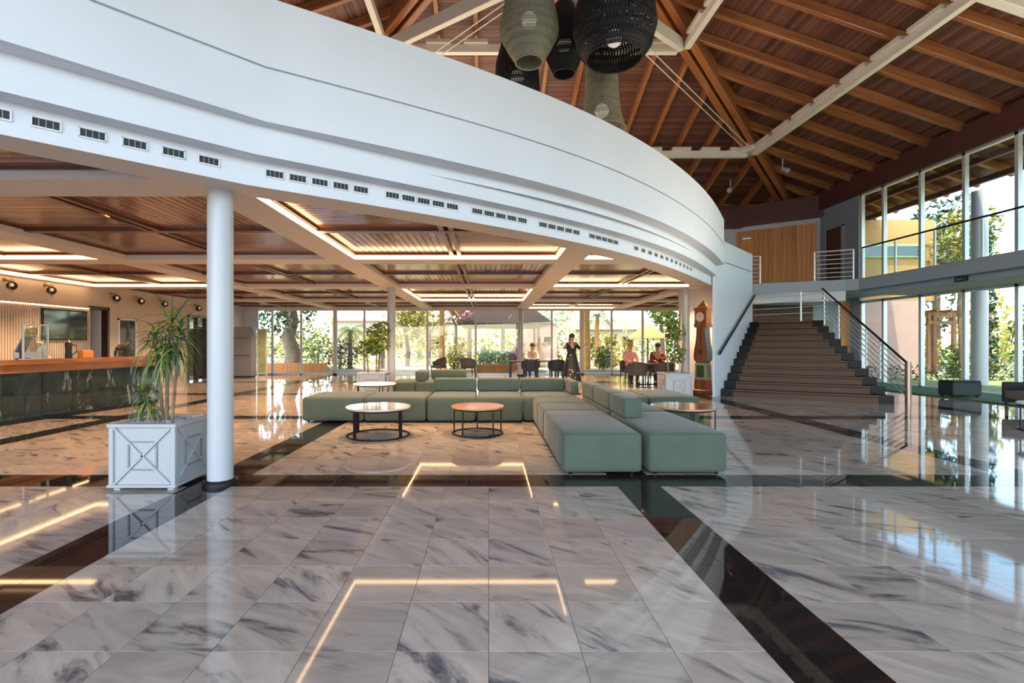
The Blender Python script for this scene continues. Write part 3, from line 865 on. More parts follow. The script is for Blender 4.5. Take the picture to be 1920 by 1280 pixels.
# grey end wall between the glazing and the oak wall, with the dark door
we = struct('wall_right', 'grey wall at the end of the gallery glazing')
m = MB(); m.box(13.7, 13.9, 18.0, 20.1, 3.3, 7.0); m.box(13.7, 13.9, 17.95, 20.1, 0, 3.3); m.build('wall_face', M['grey_wall'], we)
d3 = struct('door_3', 'dark mahogany door on the gallery')
m = MB(); m.box(13.62, 13.72, 18.78, 19.62, 3.46, 5.95); m.build('door_leaf', M['dark_door'], d3)
m = MB()
for a_, b_ in ((18.70, 18.78), (19.62, 19.70)): m.box(13.60, 13.72, a_, b_, 3.46, 6.0)
m.box(13.6, 13.72, 18.7, 19.7, 5.95, 6.03); m.build('door_frame', M['grey_wall'], d3)
m = MB(); m.tube([(13.60, 18.88, 4.45), (13.56, 18.88, 4.45), (13.56, 19.0, 4.45)], 0.012, 8); m.build('door_handle', M['steel'], d3)
# south front over the entrance (behind the camera)
m = MB(); m.box(-11.2, 13.9, -3.2, -3.0, 5.6, 8.4); m.build('wall_front', M['white'], kind='structure')

# ================================================================== GALLERY
gf = struct('floor_gallery', 'grey slab edge of the upper gallery')
gp = [(13.9, -3.0), (13.9, 20.2), (11.2, 22.1), (8.2, 22.1), (8.9, 16.85), (9.05, 16.72), (11.45, 15.62), (11.72, 15.4), (11.72, -3.0)]
m = MB(); m.prism(gp, 3.10, 3.46); m.build('slab', M['grey_wall'], gf, bevel=0.01)
one('box', 11.98, 13.75, -3.0, 15.6, 2.95, 3.11).build('drop_beam', M['grey_wall'], gf)
m = MB()
for (x0, y0), (x1, y1) in (((9.0, 16.78), (11.5, 15.66)),):
    d_ = Vector((x1 - x0, y1 - y0)).normalized(); n_ = Vector((-d_.y, d_.x)) * 0.3
    m.hexa([(x0, y0, 2.78), (x1, y1, 2.78), (x1 + n_.x, y1 + n_.y, 2.78), (x0 + n_.x, y0 + n_.y, 2.78), (x0, y0, 3.12), (x1, y1, 3.12), (x1 + n_.x, y1 + n_.y, 3.12), (x0 + n_.x, y0 + n_.y, 3.12)])
m.build('edge_beam', M['white'], gf)
# wall under the gallery behind the stair landing
wu = struct('wall_under_gallery', 'grey wall under the gallery with brown boards behind the stair landing')
m = MB(); m.box(8.9, 13.7, 18.4, 18.6, 0, 3.12); m.build('wall_face', M['grey_wall'], wu)
for k in range(5):
    one('box', 9.6, 12.25, 18.36, 18.4, 2.06 + k * 0.16, 2.06 + k * 0.16 + 0.15).build('plank', M['step'], wu)
m = MB(); m.box(12.55, 13.0, 18.37, 18.4, 0.9, 2.25); m.build('dark_recess', M['dark_door'], wu)
m = MB(); m.box(13.3, 13.62, 18.36, 18.4, 0.0, 3.0); m.build('wood_jamb', M['panel_wood'], wu)

def rail_bars(t, p, q, n, z0, z1, r, mat, name='bar'):
    for k in range(n):
        z = z0 + (z1 - z0) * k / max(n - 1, 1)
        one('tube', [(p[0], p[1], p[2] + z), (q[0], q[1], q[2] + z)], r, 6).build(name, mat, t, smooth=True)
# glass balustrade along the gallery edge
t = thing('balustrade', 'glass balustrade with dark handrail along the gallery edge', 'railing', (11.78, 0, 3.46))
one('tube', [(0, -2.9, 0.96), (0, 15.35, 0.96)], 0.026, 10).build('handrail', M['black_metal'], t, smooth=True)
ys = [15.32 - 1.24 * k for k in range(15)]
for y in ys: one('box', -0.02, 0.02, y - 0.022, y + 0.022, 0, 0.94).build('post', M['alu'], t)
for a_, b_ in zip(ys, ys[1:]): one('box', -0.005, 0.005, b_ + 0.03, a_ - 0.03, 0.05, 0.9).build('pane', M['glass_rail'], t)
# bar railings on the back edge of the gallery
def bar_rail(p, q, label):
    t = thing('railing', label, 'railing', (p[0], p[1], 3.46))
    v = (q[0] - p[0], q[1] - p[1])
    one('tube', [(0, 0, 0.95), (v[0], v[1], 0.95)], 0.024, 8).build('handrail', M['alu'], t, smooth=True)
    for s in (0, 1): one('tube', [(v[0] * s, v[1] * s, 0), (v[0] * s, v[1] * s, 0.95)], 0.026, 8).build('post', M['alu'], t, smooth=True)
    rail_bars(t, (0, 0, 0), (*v, 0), 6, 0.1, 0.82, 0.015, M['alu'])
bar_rail((9.08, 16.85), (9.34, 16.74), 'short white barred railing beside the white stair wall')
bar_rail((10.75, 16.05), (11.66, 15.55), 'white barred railing on the gallery in front of the dark door')

# ================================================================== EAST GLAZING
GX = 13.72
MY = [17.85, 16.86, 15.41, 13.99, 12.59, 11.17, 9.75, 8.33, 6.9, 5.5, 4.1, 2.7, 1.3, -0.1, -1.5, -2.9]
for nm, z0, z1, lab in (('window_2', 0.0, 2.97, 'tall glazing under the gallery onto the garden'), ('window_3', 3.46, 6.9, 'tall glazing of the upper gallery')):
    wdw = struct(nm, lab)
    for i, y in enumerate(MY):
        one('box', GX - 0.06, GX + 0.06, y - 0.045, y + 0.045, z0, z1).build('mullion', M['alu'], wdw)
    one('box', GX - 0.06, GX + 0.06, -2.9, 17.9, z1 - 0.09, z1).build('head_rail', M['alu'], wdw)
    one('box', GX - 0.06, GX + 0.06, -2.9, 17.9, z0, z0 + 0.07).build('sill_rail', M['alu'], wdw)
    for a_, b_ in zip(MY, MY[1:]):
        one('box', GX - 0.006, GX + 0.006, b_ + 0.045, a_ - 0.045, z0 + 0.07, z1 - 0.09).build('pane', M['glass'], wdw)
for x, y, lab in ((16.6, 16.45, 'white round garden column outside the glazing beside the dark tree'), (16.6, 9.0, 'white round garden column further along outside the glazing')):
    column(x, y, 0.22, 6.55, lab, False)
# turf strip on the floor under the gallery
one('box', 11.82, 13.64, 3.6, 17.6, -0.005, 0.03).build('turf_strip', M['turf'], kind='stuff', label='strip of green turf along the foot of the glazing', cat='turf')
# door sensor
t = thing('door_sensor', 'small black sensor box on the grey beam above the glazing', 'sensor', (11.95, 12.28, 3.03))
one('box', -0.07, 0.03, -0.15, 0.15, -0.06, 0.06).build('housing', M['black'], t, bevel=0.015)
one('box', -0.075, -0.068, -0.10, 0.10, -0.04, 0.02).build('lens', M['glass_dark'], t)

# ================================================================== NORTH (LOUNGE) GLAZING
w1 = struct('window_1', 'long wall of windows from the lounge to the garden')
NY = 21.95
MX = [-10.95, -9.75, -8.45, -6.92, -5.6, -4.25, -2.76, -0.58, 1.4, 2.85, 4.2, 5.55, 6.95, 8.75]
for i, x in enumerate(MX):
    hw = 0.085 if i in (3, 10) else 0.04
    one('box', x - hw, x + hw, NY - 0.05, NY + 0.05, 0, 2.93).build('mullion', M['beam'], w1)
one('box', -10.95, 8.75, NY - 0.06, NY + 0.06, 2.88, 3.36).build('head_rail', M['beam'], w1)
one('box', -10.95, 8.8, NY - 0.05, NY + 0.05, 0, 0.06).build('sill_rail', M['alu'], w1)
for a_, b_ in zip(MX, MX[1:]):
    one('box', a_ + 0.045, b_ - 0.045, NY - 0.006, NY + 0.006, 0.06, 2.88).build('pane', M['glass'], w1)
m = MB(); m.box(8.75, 8.95, 17.6, 22.0, 0, 3.4); m.build('wall_lounge_end', M['beige_wall'], kind='structure')
m = MB(); m.box(-10.95, -10.35, NY - 0.12, NY - 0.02, 2.0, 2.95); m.build('wall_bulkhead', M['white'], kind='structure')

# ================================================================== STAIRCASE
st = struct('staircase') if False else thing('staircase', 'wide brown stone staircase narrowing up to the landing', 'stairs', (0, 0, 0))
L0, R0, L1, R1 = Vector((6.22, 12.98)), Vector((9.36, 11.22)), Vector((8.78, 16.2)), Vector((10.06, 14.85))
NR, RH = 11, 0.19
def lr(t): return L0.lerp(L1, t), R0.lerp(R1, t)
for k in range(NR):
    t0, t1 = k / NR, (k + 1.15) / NR if k < NR - 1 else 1.0
    l0, r0 = lr(t0); l1, r1 = lr(t1)
    z0, z1 = k * RH, (k + 1) * RH
    fl_ = min(1, 0.27 / (r0 - l0).length)
    def quad(mb, a, b, c, d, z0, z1): mb.hexa([(*p, z0) for p in (a, b, c, d)] + [(*p, z1) for p in (a, b, c, d)])
    m = MB()
    a, b, c, d = l0.lerp(r0, fl_), r0.lerp(l0, fl_), r1.lerp(l1, fl_), l1.lerp(r1, fl_)
    quad(m, a, b, c, d, z0, z1 - 0.035)
    f = (l0 - l1).normalized() * 0.035
    quad(m, a + f, b + f, c, d, z1 - 0.035, z1)
    m.build('step', M['step'], st)
    m = MB(); quad(m, a + f * 0.25, b + f * 0.25, b - f, a - f, z1 - 0.062, z1 - 0.036); m.build('nosing_shadow', M['stair_black'], st)  # black strip painted in for the shadow under the nosing
    for p0, p1, p2, p3 in ((l0, a, d, l1), (b, r0, r1, c)):
        m = MB(); quad(m, p0 + f * 0.6, p1 + f * 0.6, p2, p3, max(0, z0 - 0.0), z1 + 0.012)
        m.build('end_stone', M['stair_black'], st)
    # solid core below
    if k:
        m = MB(); l2, r2 = lr(t1); quad(m, l0.lerp(r0, 0.02), r0.lerp(l0, 0.02), r2.lerp(l2, 0.02), l2.lerp(r2, 0.02), 0, z0 - 0.002)
        m.build('core', M['white'], st)
m = MB(); quad(m, Vector((7.5, 17.0)), Vector((8.78, 16.2)), Vector((8.7, 17.1)), Vector((8.0, 17.5)), NR * RH - 0.25, NR * RH)
m.hexa([(8.78, 16.2, NR * RH - 0.25), (10.06, 14.85, NR * RH - 0.25), (10.0, 15.7, NR * RH - 0.25), (9.1, 16.75, NR * RH - 0.25), (8.78, 16.2, NR * RH), (10.06, 14.85, NR * RH), (10.0, 15.7, NR * RH), (9.1, 16.75, NR * RH)])
m.build('landing', M['step'], st)
# railing on the free side and across the landing
t = thing('stair_railing', 'steel stair railing with thick brown end post at the free side of the stairs', 'railing', (0, 0, 0))
b0, b1 = Vector((9.68, 11.22, 0.0)), Vector((10.12, 14.75, 2.09))
one('tube', [b0, b0 + Vector((0, 0, 0.98))], 0.062, 16).build('newel_post', M['bronze'], t, smooth=True)
pA, pB, pC, pD = b0 + Vector((0, 0, 0.93)), b1 + Vector((0, 0, 0.98)), Vector((9.92, 15.45, 3.06)), Vector((9.06, 16.66, 3.06))
one('tube', [pA, pB], 0.027, 8).build('handrail', M['black_metal'], t, smooth=True)
one('tube', [pB, pC, pD], 0.025, 8).build('handrail', M['alu'], t, smooth=True)
for k in range(6):
    dz = 0.14 + k * 0.135
    one('tube', [b0 + Vector((0, 0, dz)), b1 + Vector((0, 0, dz + 0.02))], 0.012, 6).build('bar', M['steel'], t, smooth=True)
for k in range(4):
    dz = 0.85 - k * 0.19
    one('tube', [Vector((pB.x, pB.y, 2.09 + dz)), Vector((pC.x, pC.y, 2.09 + dz)), Vector((pD.x, pD.y, 2.09 + dz))], 0.012, 6).build('bar', M['alu'], t, smooth=True)
for f_ in (0.27, 0.42, 0.76, 0.97):
    p = b0.lerp(b1, f_)
    one('tube', [p - Vector((0, 0, 0.05)), p + Vector((0, 0, 0.93))], 0.022, 8).build('post', M['alu'], t, smooth=True)
one('tube', [(9.92, 15.45, 2.05), (9.92, 15.45, 3.06)], 0.026, 8).build('post', M['alu'], t, smooth=True)
t = thing('wall_handrail', 'dark handrail fixed to the white stair wall', 'railing', (0, 0, 0))
h0 = SW0 + sdv * 0.25 - snv * 0.07; h1 = SW1 - sdv * 0.05 - snv * 0.07
p0, p1 = Vector((h0.x, h0.y, 1.13)), Vector((h1.x, h1.y, 3.0))
one('tube', [p0, p1], 0.03, 10).build('handrail', M['black_metal'], t, smooth=True)
for f_ in (0.06, 0.36, 0.66, 0.95):
    p = p0.lerp(p1, f_); one('tube', [p, p - Vector((0, 0, 0.06)), p - Vector((-snv.x, -snv.y, 0)) * 0.07 - Vector((0, 0, 0.06)) ], 0.012, 6).build('bracket', M['black_metal'], t)

# ================================================================== SOFAS
def cushion_mesh(name, sx, sy, z0, z1, crown=0.012, bev=0.045):
    """upholstered block: rounded edges and a slightly crowned top"""
    bm = bmesh.new()
    bmesh.ops.create_cube(bm, size=1.0)
    for v in bm.verts: v.co = Vector((v.co.x * sx, v.co.y * sy, z0 + (v.co.z + 0.5) * (z1 - z0)))
    bmesh.ops.bevel(bm, geom=list(bm.edges), offset=bev, segments=3, profile=0.5, affect='EDGES')
    bmesh.ops.subdivide_edges(bm, edges=[e_ for e_ in bm.edges if e_.calc_length() > 0.3], cuts=4, use_grid_fill=True)
    for v in bm.verts:
        if v.co.z > z1 - 0.02:
            v.co.z += crown * max(0, 1 - (2 * v.co.x / sx) ** 2) * max(0, 1 - (2 * v.co.y / sy) ** 2)
    bmesh.ops.recalc_face_normals(bm, faces=bm.faces)
    me = bpy.data.meshes.new(name); bm.to_mesh(me); bm.free(); me.materials.append(M['velvet'])
    me.polygons.foreach_set('use_smooth', [True] * len(me.polygons))
    return me
cache = {}
foot_me = one('lathe', [(0.018, 0), (0.025, 0.035)], 10).mesh('foot', M['black_metal'], smooth=True)
def seat(x0, x1, y0, y1, label, grp='sage green velvet sofa seats'):
    sx, sy = round(x1 - x0 - 0.012, 3), round(y1 - y0 - 0.012, 3)
    t = thing('sofa_module', label, 'sofa', ((x0 + x1) / 2, (y0 + y1) / 2, 0), 0, grp)
    k = ('s', sx, sy)
    if k not in cache: cache[k] = cushion_mesh('seat_block', sx, sy, 0.035, 0.452)
    link('seat_block', cache[k], t)
    for a in (-1, 1):
        for b in (-1, 1):
            link('foot', foot_me, t, (a * (sx / 2 - 0.09), b * (sy / 2 - 0.09), 0))
def back(x0, x1, y0, y1, label):
    sx, sy = round(x1 - x0 - 0.01, 3), round(y1 - y0 - 0.01, 3)
    t = thing('bolster_block', label, 'sofa backrest', ((x0 + x1) / 2, (y0 + y1) / 2, 0.466), 0, 'sage green velvet sofa backrests')
    link('back_block', cushion_mesh('back_block', sx, sy, 0.0, 0.245, 0.006, 0.035), t)
seat(-3.30, -2.21, 8.57, 9.66, 'sage green sofa seat at the open end of the back row')
seat(-2.20, -1.11, 8.57, 9.66, 'sage green sofa seat in the back row, next to the open end seat')
seat(-1.09, -0.23, 8.57, 9.92, 'sage green sofa seat below the first backrest, behind the orange coffee table')
seat(-0.22, 0.61, 8.57, 9.92, 'sage green sofa seat beside the inner corner seat of the back row')
seat(0.62, 1.63, 8.62, 9.92, 'sage green sofa seat in the inner corner of the L')
seat(0.78, 1.635, 7.79, 8.60, 'sage green square sofa seat just in front of the corner seat')
seat(0.78, 1.635, 6.96, 7.78, 'sage green square sofa seat behind the long front seat')
seat(0.78, 1.635, 5.135, 6.95, 'long sage green front sofa seat on the orange coffee table side')
seat(1.69, 2.54, 5.135, 6.84, 'long sage green sofa seat nearest the black floor band, on the staircase side')
seat(1.68, 2.54, 6.86, 8.60, 'sage green sofa seat under the backrests on the staircase side')
seat(1.94, 2.84, 8.62, 10.15, 'sage green sofa seat next to the backrests behind the round stairside table')
seat(2.85, 3.76, 8.62, 10.15, 'sage green sofa seat at the open end behind the round table by the stairs')
back(-1.09, -0.24, 9.57, 9.90, 'sage green backrest block at the open end of the back row')
back(-0.23, 0.62, 9.57, 9.90, 'sage green middle backrest block of the back row')
back(0.63, 1.50, 9.57, 9.90, 'sage green backrest block of the back row next to the corner')
back(1.51, 1.66, 8.90, 9.90, 'sage green backrest block turning the corner of the L')
back(1.69, 1.93, 7.92, 8.86, 'sage green backrest block between the seat rows, closest to the corner')
back(1.69, 1.93, 6.87, 7.90, 'sage green backrest block in the middle between the seat rows')
back(1.69, 1.93, 6.07, 6.85, 'sage green backrest block at the front end between the two long seats')
seat(-2.42, -1.86, 12.2, 13.1, 'dark sage green seat behind the white coffee table near the lounge column', 'rear lounge sofa seats')
seat(-1.85, -0.55, 12.2, 13.1, 'sage green rear lounge seat seen over the back row of the sofa', 'rear lounge sofa seats')
back(-1.85, -1.58, 12.22, 13.05, 'sage green backrest block at the end of the rear lounge sofa')
back(-1.50, -0.58, 12.75, 13.05, 'sage green backrest block of the rear lounge sofa')

# ================================================================== COFFEE TABLES
def coffee_table(x, y, r, z, label, top_mat, flat=False, a0=0.6, grp='round coffee tables'):
    t = thing('coffee_table', label, 'coffee table', (x, y, 0), 0, grp)
    one('lathe', [(r - 0.006, z - 0.03), (r, z - 0.024), (r, z - 0.005), (r - 0.005, z)], 56).build('table_top', M[top_mat], t, smooth=True)
    one('ring', (0, 0, 0.0125), r - 0.02, 0.0125, 56, 8).build('base_ring', M['black_metal'], t, smooth=True)
    one('ring', (0, 0, z - 0.042), r - 0.03, 0.011, 56, 8).build('top_ring', M['black_metal'], t, smooth=True)
    for k in range(4 if flat else 5):
        a = a0 + k * 2 * PI / (4 if flat else 5)
        m = MB()
        if flat: m.cbox(((r - 0.022) * math.cos(a), (r - 0.022) * math.sin(a), (z - 0.03) / 2), (0.012, 0.055, z - 0.05), 0, (0, 0, a))
        else: m.tube([((r - 0.022) * math.cos(a), (r - 0.022) * math.sin(a), 0.012), ((r - 0.022) * math.cos(a), (r - 0.022) * math.sin(a), z - 0.04)], 0.012, 8)
        m.build('leg', M['black_metal'], t, smooth=not flat)
M['table_pale'] = woodm('table top with painted reflection', (0.50, 0.42, 0.37), (0.60, 0.52, 0.47), 0.12, 0.5, 0.0, 9, 0)  # pale tone paints the reflection on a wooden top
M['table_orange'] = woodm('orange wood table top', (0.40, 0.17, 0.06), (0.60, 0.30, 0.12), 0.2, 0.4, 0.0, 9, 0)
coffee_table(-1.68, 7.42, 0.485, 0.45, 'larger round coffee table with pale top and flat black legs in front of the sofa', 'table_pale', True, 0.98)
coffee_table(-0.17, 7.60, 0.412, 0.435, 'smaller round coffee table with orange wood top on thin black legs', 'table_orange', False, 0.35)
coffee_table(3.06, 7.66, 0.485, 0.425, 'round walnut coffee table at the sofa side towards the stairs', 'table_wood', False, 0.9)
coffee_table(-2.62, 11.2, 0.48, 0.49, 'round white coffee table standing in front of the lounge column', 'paper', False, 0.3)
coffee_table(8.98, 7.75, 0.40, 0.45, 'round pale side table beside the taupe armchair near the glazing', 'paper', False, 0.25)

# ================================================================== PLANTERS AND PLANTS
M['planter_white'] = pm('white planter paint', (0.38, 0.40, 0.42), 0.35)
def planter(t, wd, h, mat='planter_white'):
    hw = wd / 2
    m = MB()
    m.box(-hw + 0.02, hw - 0.02, -hw + 0.02, hw - 0.02, 0.05, h - 0.034)
    m.build('box_panel', M[mat], t)
    m = MB()
    for a in (-1, 1):
        for b in (-1, 1): m.box(a * (hw - 0.022) - 0.022, a * (hw - 0.022) + 0.022, b * (hw - 0.022) - 0.022, b * (hw - 0.022) + 0.022, 0.05, h - 0.03)
    m.build('corner_post', M[mat], t, bevel=0.004)
    m = MB()
    o_, i_ = hw + 0.012, hw - 0.05
    for z0, z1 in ((h - 0.035, h),):
        m.box(-o_, o_, -o_, -i_, z0, z1); m.box(-o_, o_, i_, o_, z0, z1); m.box(-o_, -i_, -i_, i_, z0, z1); m.box(i_, o_, -i_, i_, z0, z1)
    m.build('rim', M[mat], t, bevel=0.005)
    m = MB(); m.box(-o_, o_, -o_, o_, 0.028, 0.055); m.build('plinth', M[mat], t, bevel=0.005)
    for a in (-1, 1):
        for b in (-1, 1):
            one('box', a * (hw - 0.06) - 0.03, a * (hw - 0.06) + 0.03, b * (hw - 0.06) - 0.03, b * (hw - 0.06) + 0.03, 0, 0.03).build('foot', M[mat], t)
    # X battens and an inner square on every side
    zc, q, hz = (h + 0.02) / 2, hw - 0.05, (h - 0.02) / 2 - 0.04
    for k in range(4):
        R = Matrix.Rotation(k * PI / 2, 4, 'Z')
        m = MB()
        yy = -hw + 0.012
        m.bar((-q, yy, zc - hz), (q, yy, zc + hz), 0.018, 0.024, 0, (0, 1, 0)); m.bar((-q, yy, zc + hz), (q, yy, zc - hz), 0.018, 0.024, 0, (0, 1, 0))
        m.build('cross_batten', M[mat], t).matrix_local = R
        m = MB(); g = 0.5
        for p_, q_ in (((-q * g, -hz * g), (q * g, -hz * g)), ((q * g, -hz * g), (q * g, hz * g)), ((q * g, hz * g), (-q * g, hz * g)), ((-q * g, hz * g), (-q * g, -hz * g))):
            m.bar((p_[0], yy + 0.004, zc + p_[1]), (q_[0], yy + 0.004, zc + q_[1]), 0.014, 0.016, 0, (0, 1, 0))
        m.build('inner_frame', M['vent_grey'] if mat == 'planter_white' else M[mat], t).matrix_local = R
    m = MB(); m.box(-hw + 0.045, hw - 0.045, -hw + 0.045, hw - 0.045, h - 0.10, h - 0.035); m.build('soil', M['bark'], t)
    m = MB()
    rr = random.Random(int(wd * 1000) + int(h * 100))
    for _ in range(150):
        x, y, r = rr.uniform(-hw + 0.07, hw - 0.07), rr.uniform(-hw + 0.07, hw - 0.07), rr.uniform(0.012, 0.026)
        b0_ = len(m.v); m.lathe([(0.5 * r, -0.6 * r), (r, 0), (0.5 * r, 0.6 * r)], 5, (x, y, h - 0.022))
    m.build('pebbles', M['pebble'], t, kind='stuff')

def leaf_mesh(name, L, wd, droop, mat):
    """long strap leaf along +x that arches down"""
    m = MB(); n = 5; pts = []
    for i in range(n + 1):
        u = i / n
        x, z = L * (u - 0.12 * droop * u * u), L * (0.45 * u - (0.45 + droop * 0.6) * u * u)
        ww_ = wd * (0.45 + 0.55 * math.sin(PI * min(1, u * 1.6 + 0.15))) * (1 - u ** 3) + 0.001
        pts += [(x, -ww_ / 2, z), (x, 0, z - ww_ * 0.18), (x, ww_ / 2, z)]
    m.v = pts
    for i in range(n):
        a = i * 3
        m.face([a, a + 3, a + 4, a + 1]); m.face([a + 1, a + 4, a + 5, a + 2])
    me = m.mesh(name, mat, smooth=True)
    return me
t = thing('potted_dracaena', 'tall dracaena with strappy leaves in a big white X-panelled planter beside the white column', 'potted plant', (-3.305, 4.95, 0))
planter(t, 0.635, 0.635)
leaves = [leaf_mesh('leaf', L_, wd_, dr, M[mt]) for L_, wd_, dr, mt in ((0.38, 0.030, 1.2, 'leaf_green'), (0.33, 0.027, 1.8, 'leaf_dark'), (0.36, 0.028, 0.9, 'leaf_green'), (0.30, 0.026, 2.2, 'leaf_dark'), (0.26, 0.022, 1.2, 'leaf_yellow'))]
rr = random.Random(3)
stems = [((0.03, 0.0), (0.05, 0.03, 1.52), 0.019), ((-0.03, 0.05), (-0.09, 0.0, 1.38), 0.017), ((0.10, -0.03), (0.19, -0.02, 1.44), 0.016), ((-0.04, -0.05), (-0.14, -0.1, 0.52), 0.014), ((-0.10, 0.04), (-0.17, 0.0, 0.34), 0.012)]
tops = []
for (bx, by), (tx, ty, tz), r in stems:
    p0, p2 = Vector((bx, by, 0.55)), Vector((tx, ty, 0.55 + tz * 0.70))
    p1 = p0.lerp(p2, 0.5) + Vector((rr.uniform(-.03, .03), rr.uniform(-.03, .03), 0))
    one('tube', [p0, p0.lerp(p1, .5), p1, p1.lerp(p2, .5), p2], [r, r * .95, r * .9, r * .8, r * .7], 8).build('stem', M['bark'], t, smooth=True)
    tops.append((p0, p2))
for si, (p0, p2) in enumerate(tops):
    n = (74, 62, 64, 44, 36)[si]
    span = (0.36, 0.32, 0.34, 0.14, 0.12)[si]
    for i in range(n):
        u = i / n
        p = p2 - Vector((0, 0, span * (1 - u) - 0.02))
        p.x = p0.x + (p2.x - p0.x) * (p.z - p0.z) / (p2.z - p0.z); p.y = p0.y + (p2.y - p0.y) * (p.z - p0.z) / (p2.z - p0.z)
        pitch = -0.15 - 1.0 * u ** 2 + 0.65 * (1 - u) + rr.uniform(-.18, .18)
        s_ = rr.uniform(0.75, 1.1) * (0.72 if si > 2 else 1)
        link('leaf', leaves[rr.choice((0, 0, 1, 1, 2, 3, 3, 4))], t, p, (rr.uniform(-.3, .3), pitch, i * 2.399 + si), (s_, s_, s_))
# flower stalks above the crown
for a, L_ in ((2.6, 0.36), (1.7, 0.30), (0.5, 0.38), (0.1, 0.34)):
    p = tops[0][1]; v = Vector((math.cos(a) * 0.55, math.sin(a) * 0.2, 0.75)).normalized() * L_
    one('tube', [p, p + v * 0.6, p + v], [0.007, 0.006, 0.004], 6).build('stalk', M['leaf_dark'], t)

def leafball(m, c, r, n, size, rr, mat=0, flat=0.0):
    """loose shell of leaf blades filling an ellipsoid"""
    for _ in range(n):
        while True:
            d = Vector((rr.uniform(-1, 1), rr.uniform(-1, 1), rr.uniform(-1, 1)))
            if 0.05 < d.length < 1: break
        d = d.normalized() * (d.length ** 0.45)
        p = Vector((c[0] + d.x * r[0], c[1] + d.y * r[1], c[2] + d.z * r[2]))
        a = Vector((rr.gauss(0, 1), rr.gauss(0, 1), rr.gauss(0, 1) * (1 - flat))).normalized()
        b = a.cross(Vector((rr.gauss(0, 1), rr.gauss(0, 1), rr.gauss(0, 1)))).normalized()
        s_ = size * rr.uniform(0.6, 1.3)
        m.poly([p - a * s_, p + b * s_ * 0.45, p + a * s_, p - b * s_ * 0.45], mat)
def shrub_plant(x, y, h, label, pw, ph, leafmat, tall, seed, kind='potted_plant', n=700, r=0.38):
    t = thing(kind, label, 'potted plant', (x, y, 0))
    planter(t, pw, ph)
    rr = random.Random(seed)
    for k in range(4):
        v = Vector((rr.uniform(-.15, .15), rr.uniform(-.15, .15), 0))
        one('tube', [v + Vector((0, 0, ph - 0.1)), v * 1.6 + Vector((0, 0, ph + tall * 0.7))], [0.02, 0.012], 6).build('stem', M['bark'], t)
    m = MB()
    for k in range(7):
        leafball(m, (rr.uniform(-.6, .6) * r, rr.uniform(-.6, .6) * r, ph + tall * rr.uniform(0.3, 0.95)), (r * .55, r * .55, tall * 0.17), n // 7, 0.075, rr)
    m.build('foliage', M[leafmat], t, kind='stuff')
shrub_plant(-3.0, 12.75, 1.9, 'leafy green plant in a white planter beside the lounge column', 0.70, 0.66, 'leaf_green', 1.25, 5)
shrub_plant(4.76, 12.45, 1.9, 'slender bamboo-like plant in a white X-panelled planter by the column near the clock', 0.66, 0.66, 'leaf_green', 1.5, 9, n=420, r=0.30)

# ================================================================== RECEPTION
t = thing('reception_desk', 'long curved reception desk with polished wood top and dark green marble front', 'reception desk', (0, 0, 0))
def cx_(y): return -8.22 + 0.47 * max(0, min(1, (y - 8.2) / 3.2)) ** 1.3 - 0.04 * max(0, 8.2 - y)
ysd = [5.0 + 0.65 * k for k in range(11)]
for a_, b_ in zip(ysd, ysd[1:]):
    xa, xb = cx_(a_), cx_(b_)
    m = MB(); m.hexa([(xa - 0.03, a_ + 0.002, 0.08), (xb - 0.03, b_ - 0.002, 0.08), (xb - 0.08, b_ - 0.002, 0.08), (xa - 0.08, a_ + 0.002, 0.08), (xa - 0.03, a_ + 0.002, 0.89), (xb - 0.03, b_ - 0.002, 0.89), (xb - 0.08, b_ - 0.002, 0.89), (xa - 0.08, a_ + 0.002, 0.89)])
    m.build('marble_panel', M['green_marble'], t)
def strip_prism(m, off0, off1, z0, z1):
    for a_, b_ in zip(ysd, ysd[1:]):
        xa, xb = cx_(a_), cx_(b_)
        m.hexa([(xa + off1, a_, z0), (xb + off1, b_, z0), (xb + off0, b_, z0), (xa + off0, a_, z0), (xa + off1, a_, z1), (xb + off1, b_, z1), (xb + off0, b_, z1), (xa + off0, a_, z1)])
m = MB(); strip_prism(m, -0.42, 0.05, 1.03, 1.115); m.build('worktop', M['counter_wood'], t)
m = MB(); strip_prism(m, -0.06, 0.0, 0.885, 1.035); m.build('wood_fascia', M['counter_wood'], t)
m = MB(); strip_prism(m, -0.12, -0.07, 0.0, 0.08); m.build('plinth', M['black'], t)
m = MB(); strip_prism(m, -0.95, -0.42, 0.70, 0.74); m.build('inner_desk', M['counter_wood'], t)
m = MB(); m.box(-8.75, -7.80, 11.42, 11.5, 0, 1.03); m.build('end_panel', M['green_marble'], t)

t = thing('wall_television', 'dark flat television on the fluted reception wall', 'television', (WX + 0.035, 0, 0))
one('box', 0.0, 0.05, 11.85, 13.18, 1.49, 2.27).build('casing', M['black'], t, bevel=0.008)
one('box', 0.05, 0.054, 11.88, 13.15, 1.52, 2.24).build('screen', M['screen'], t)
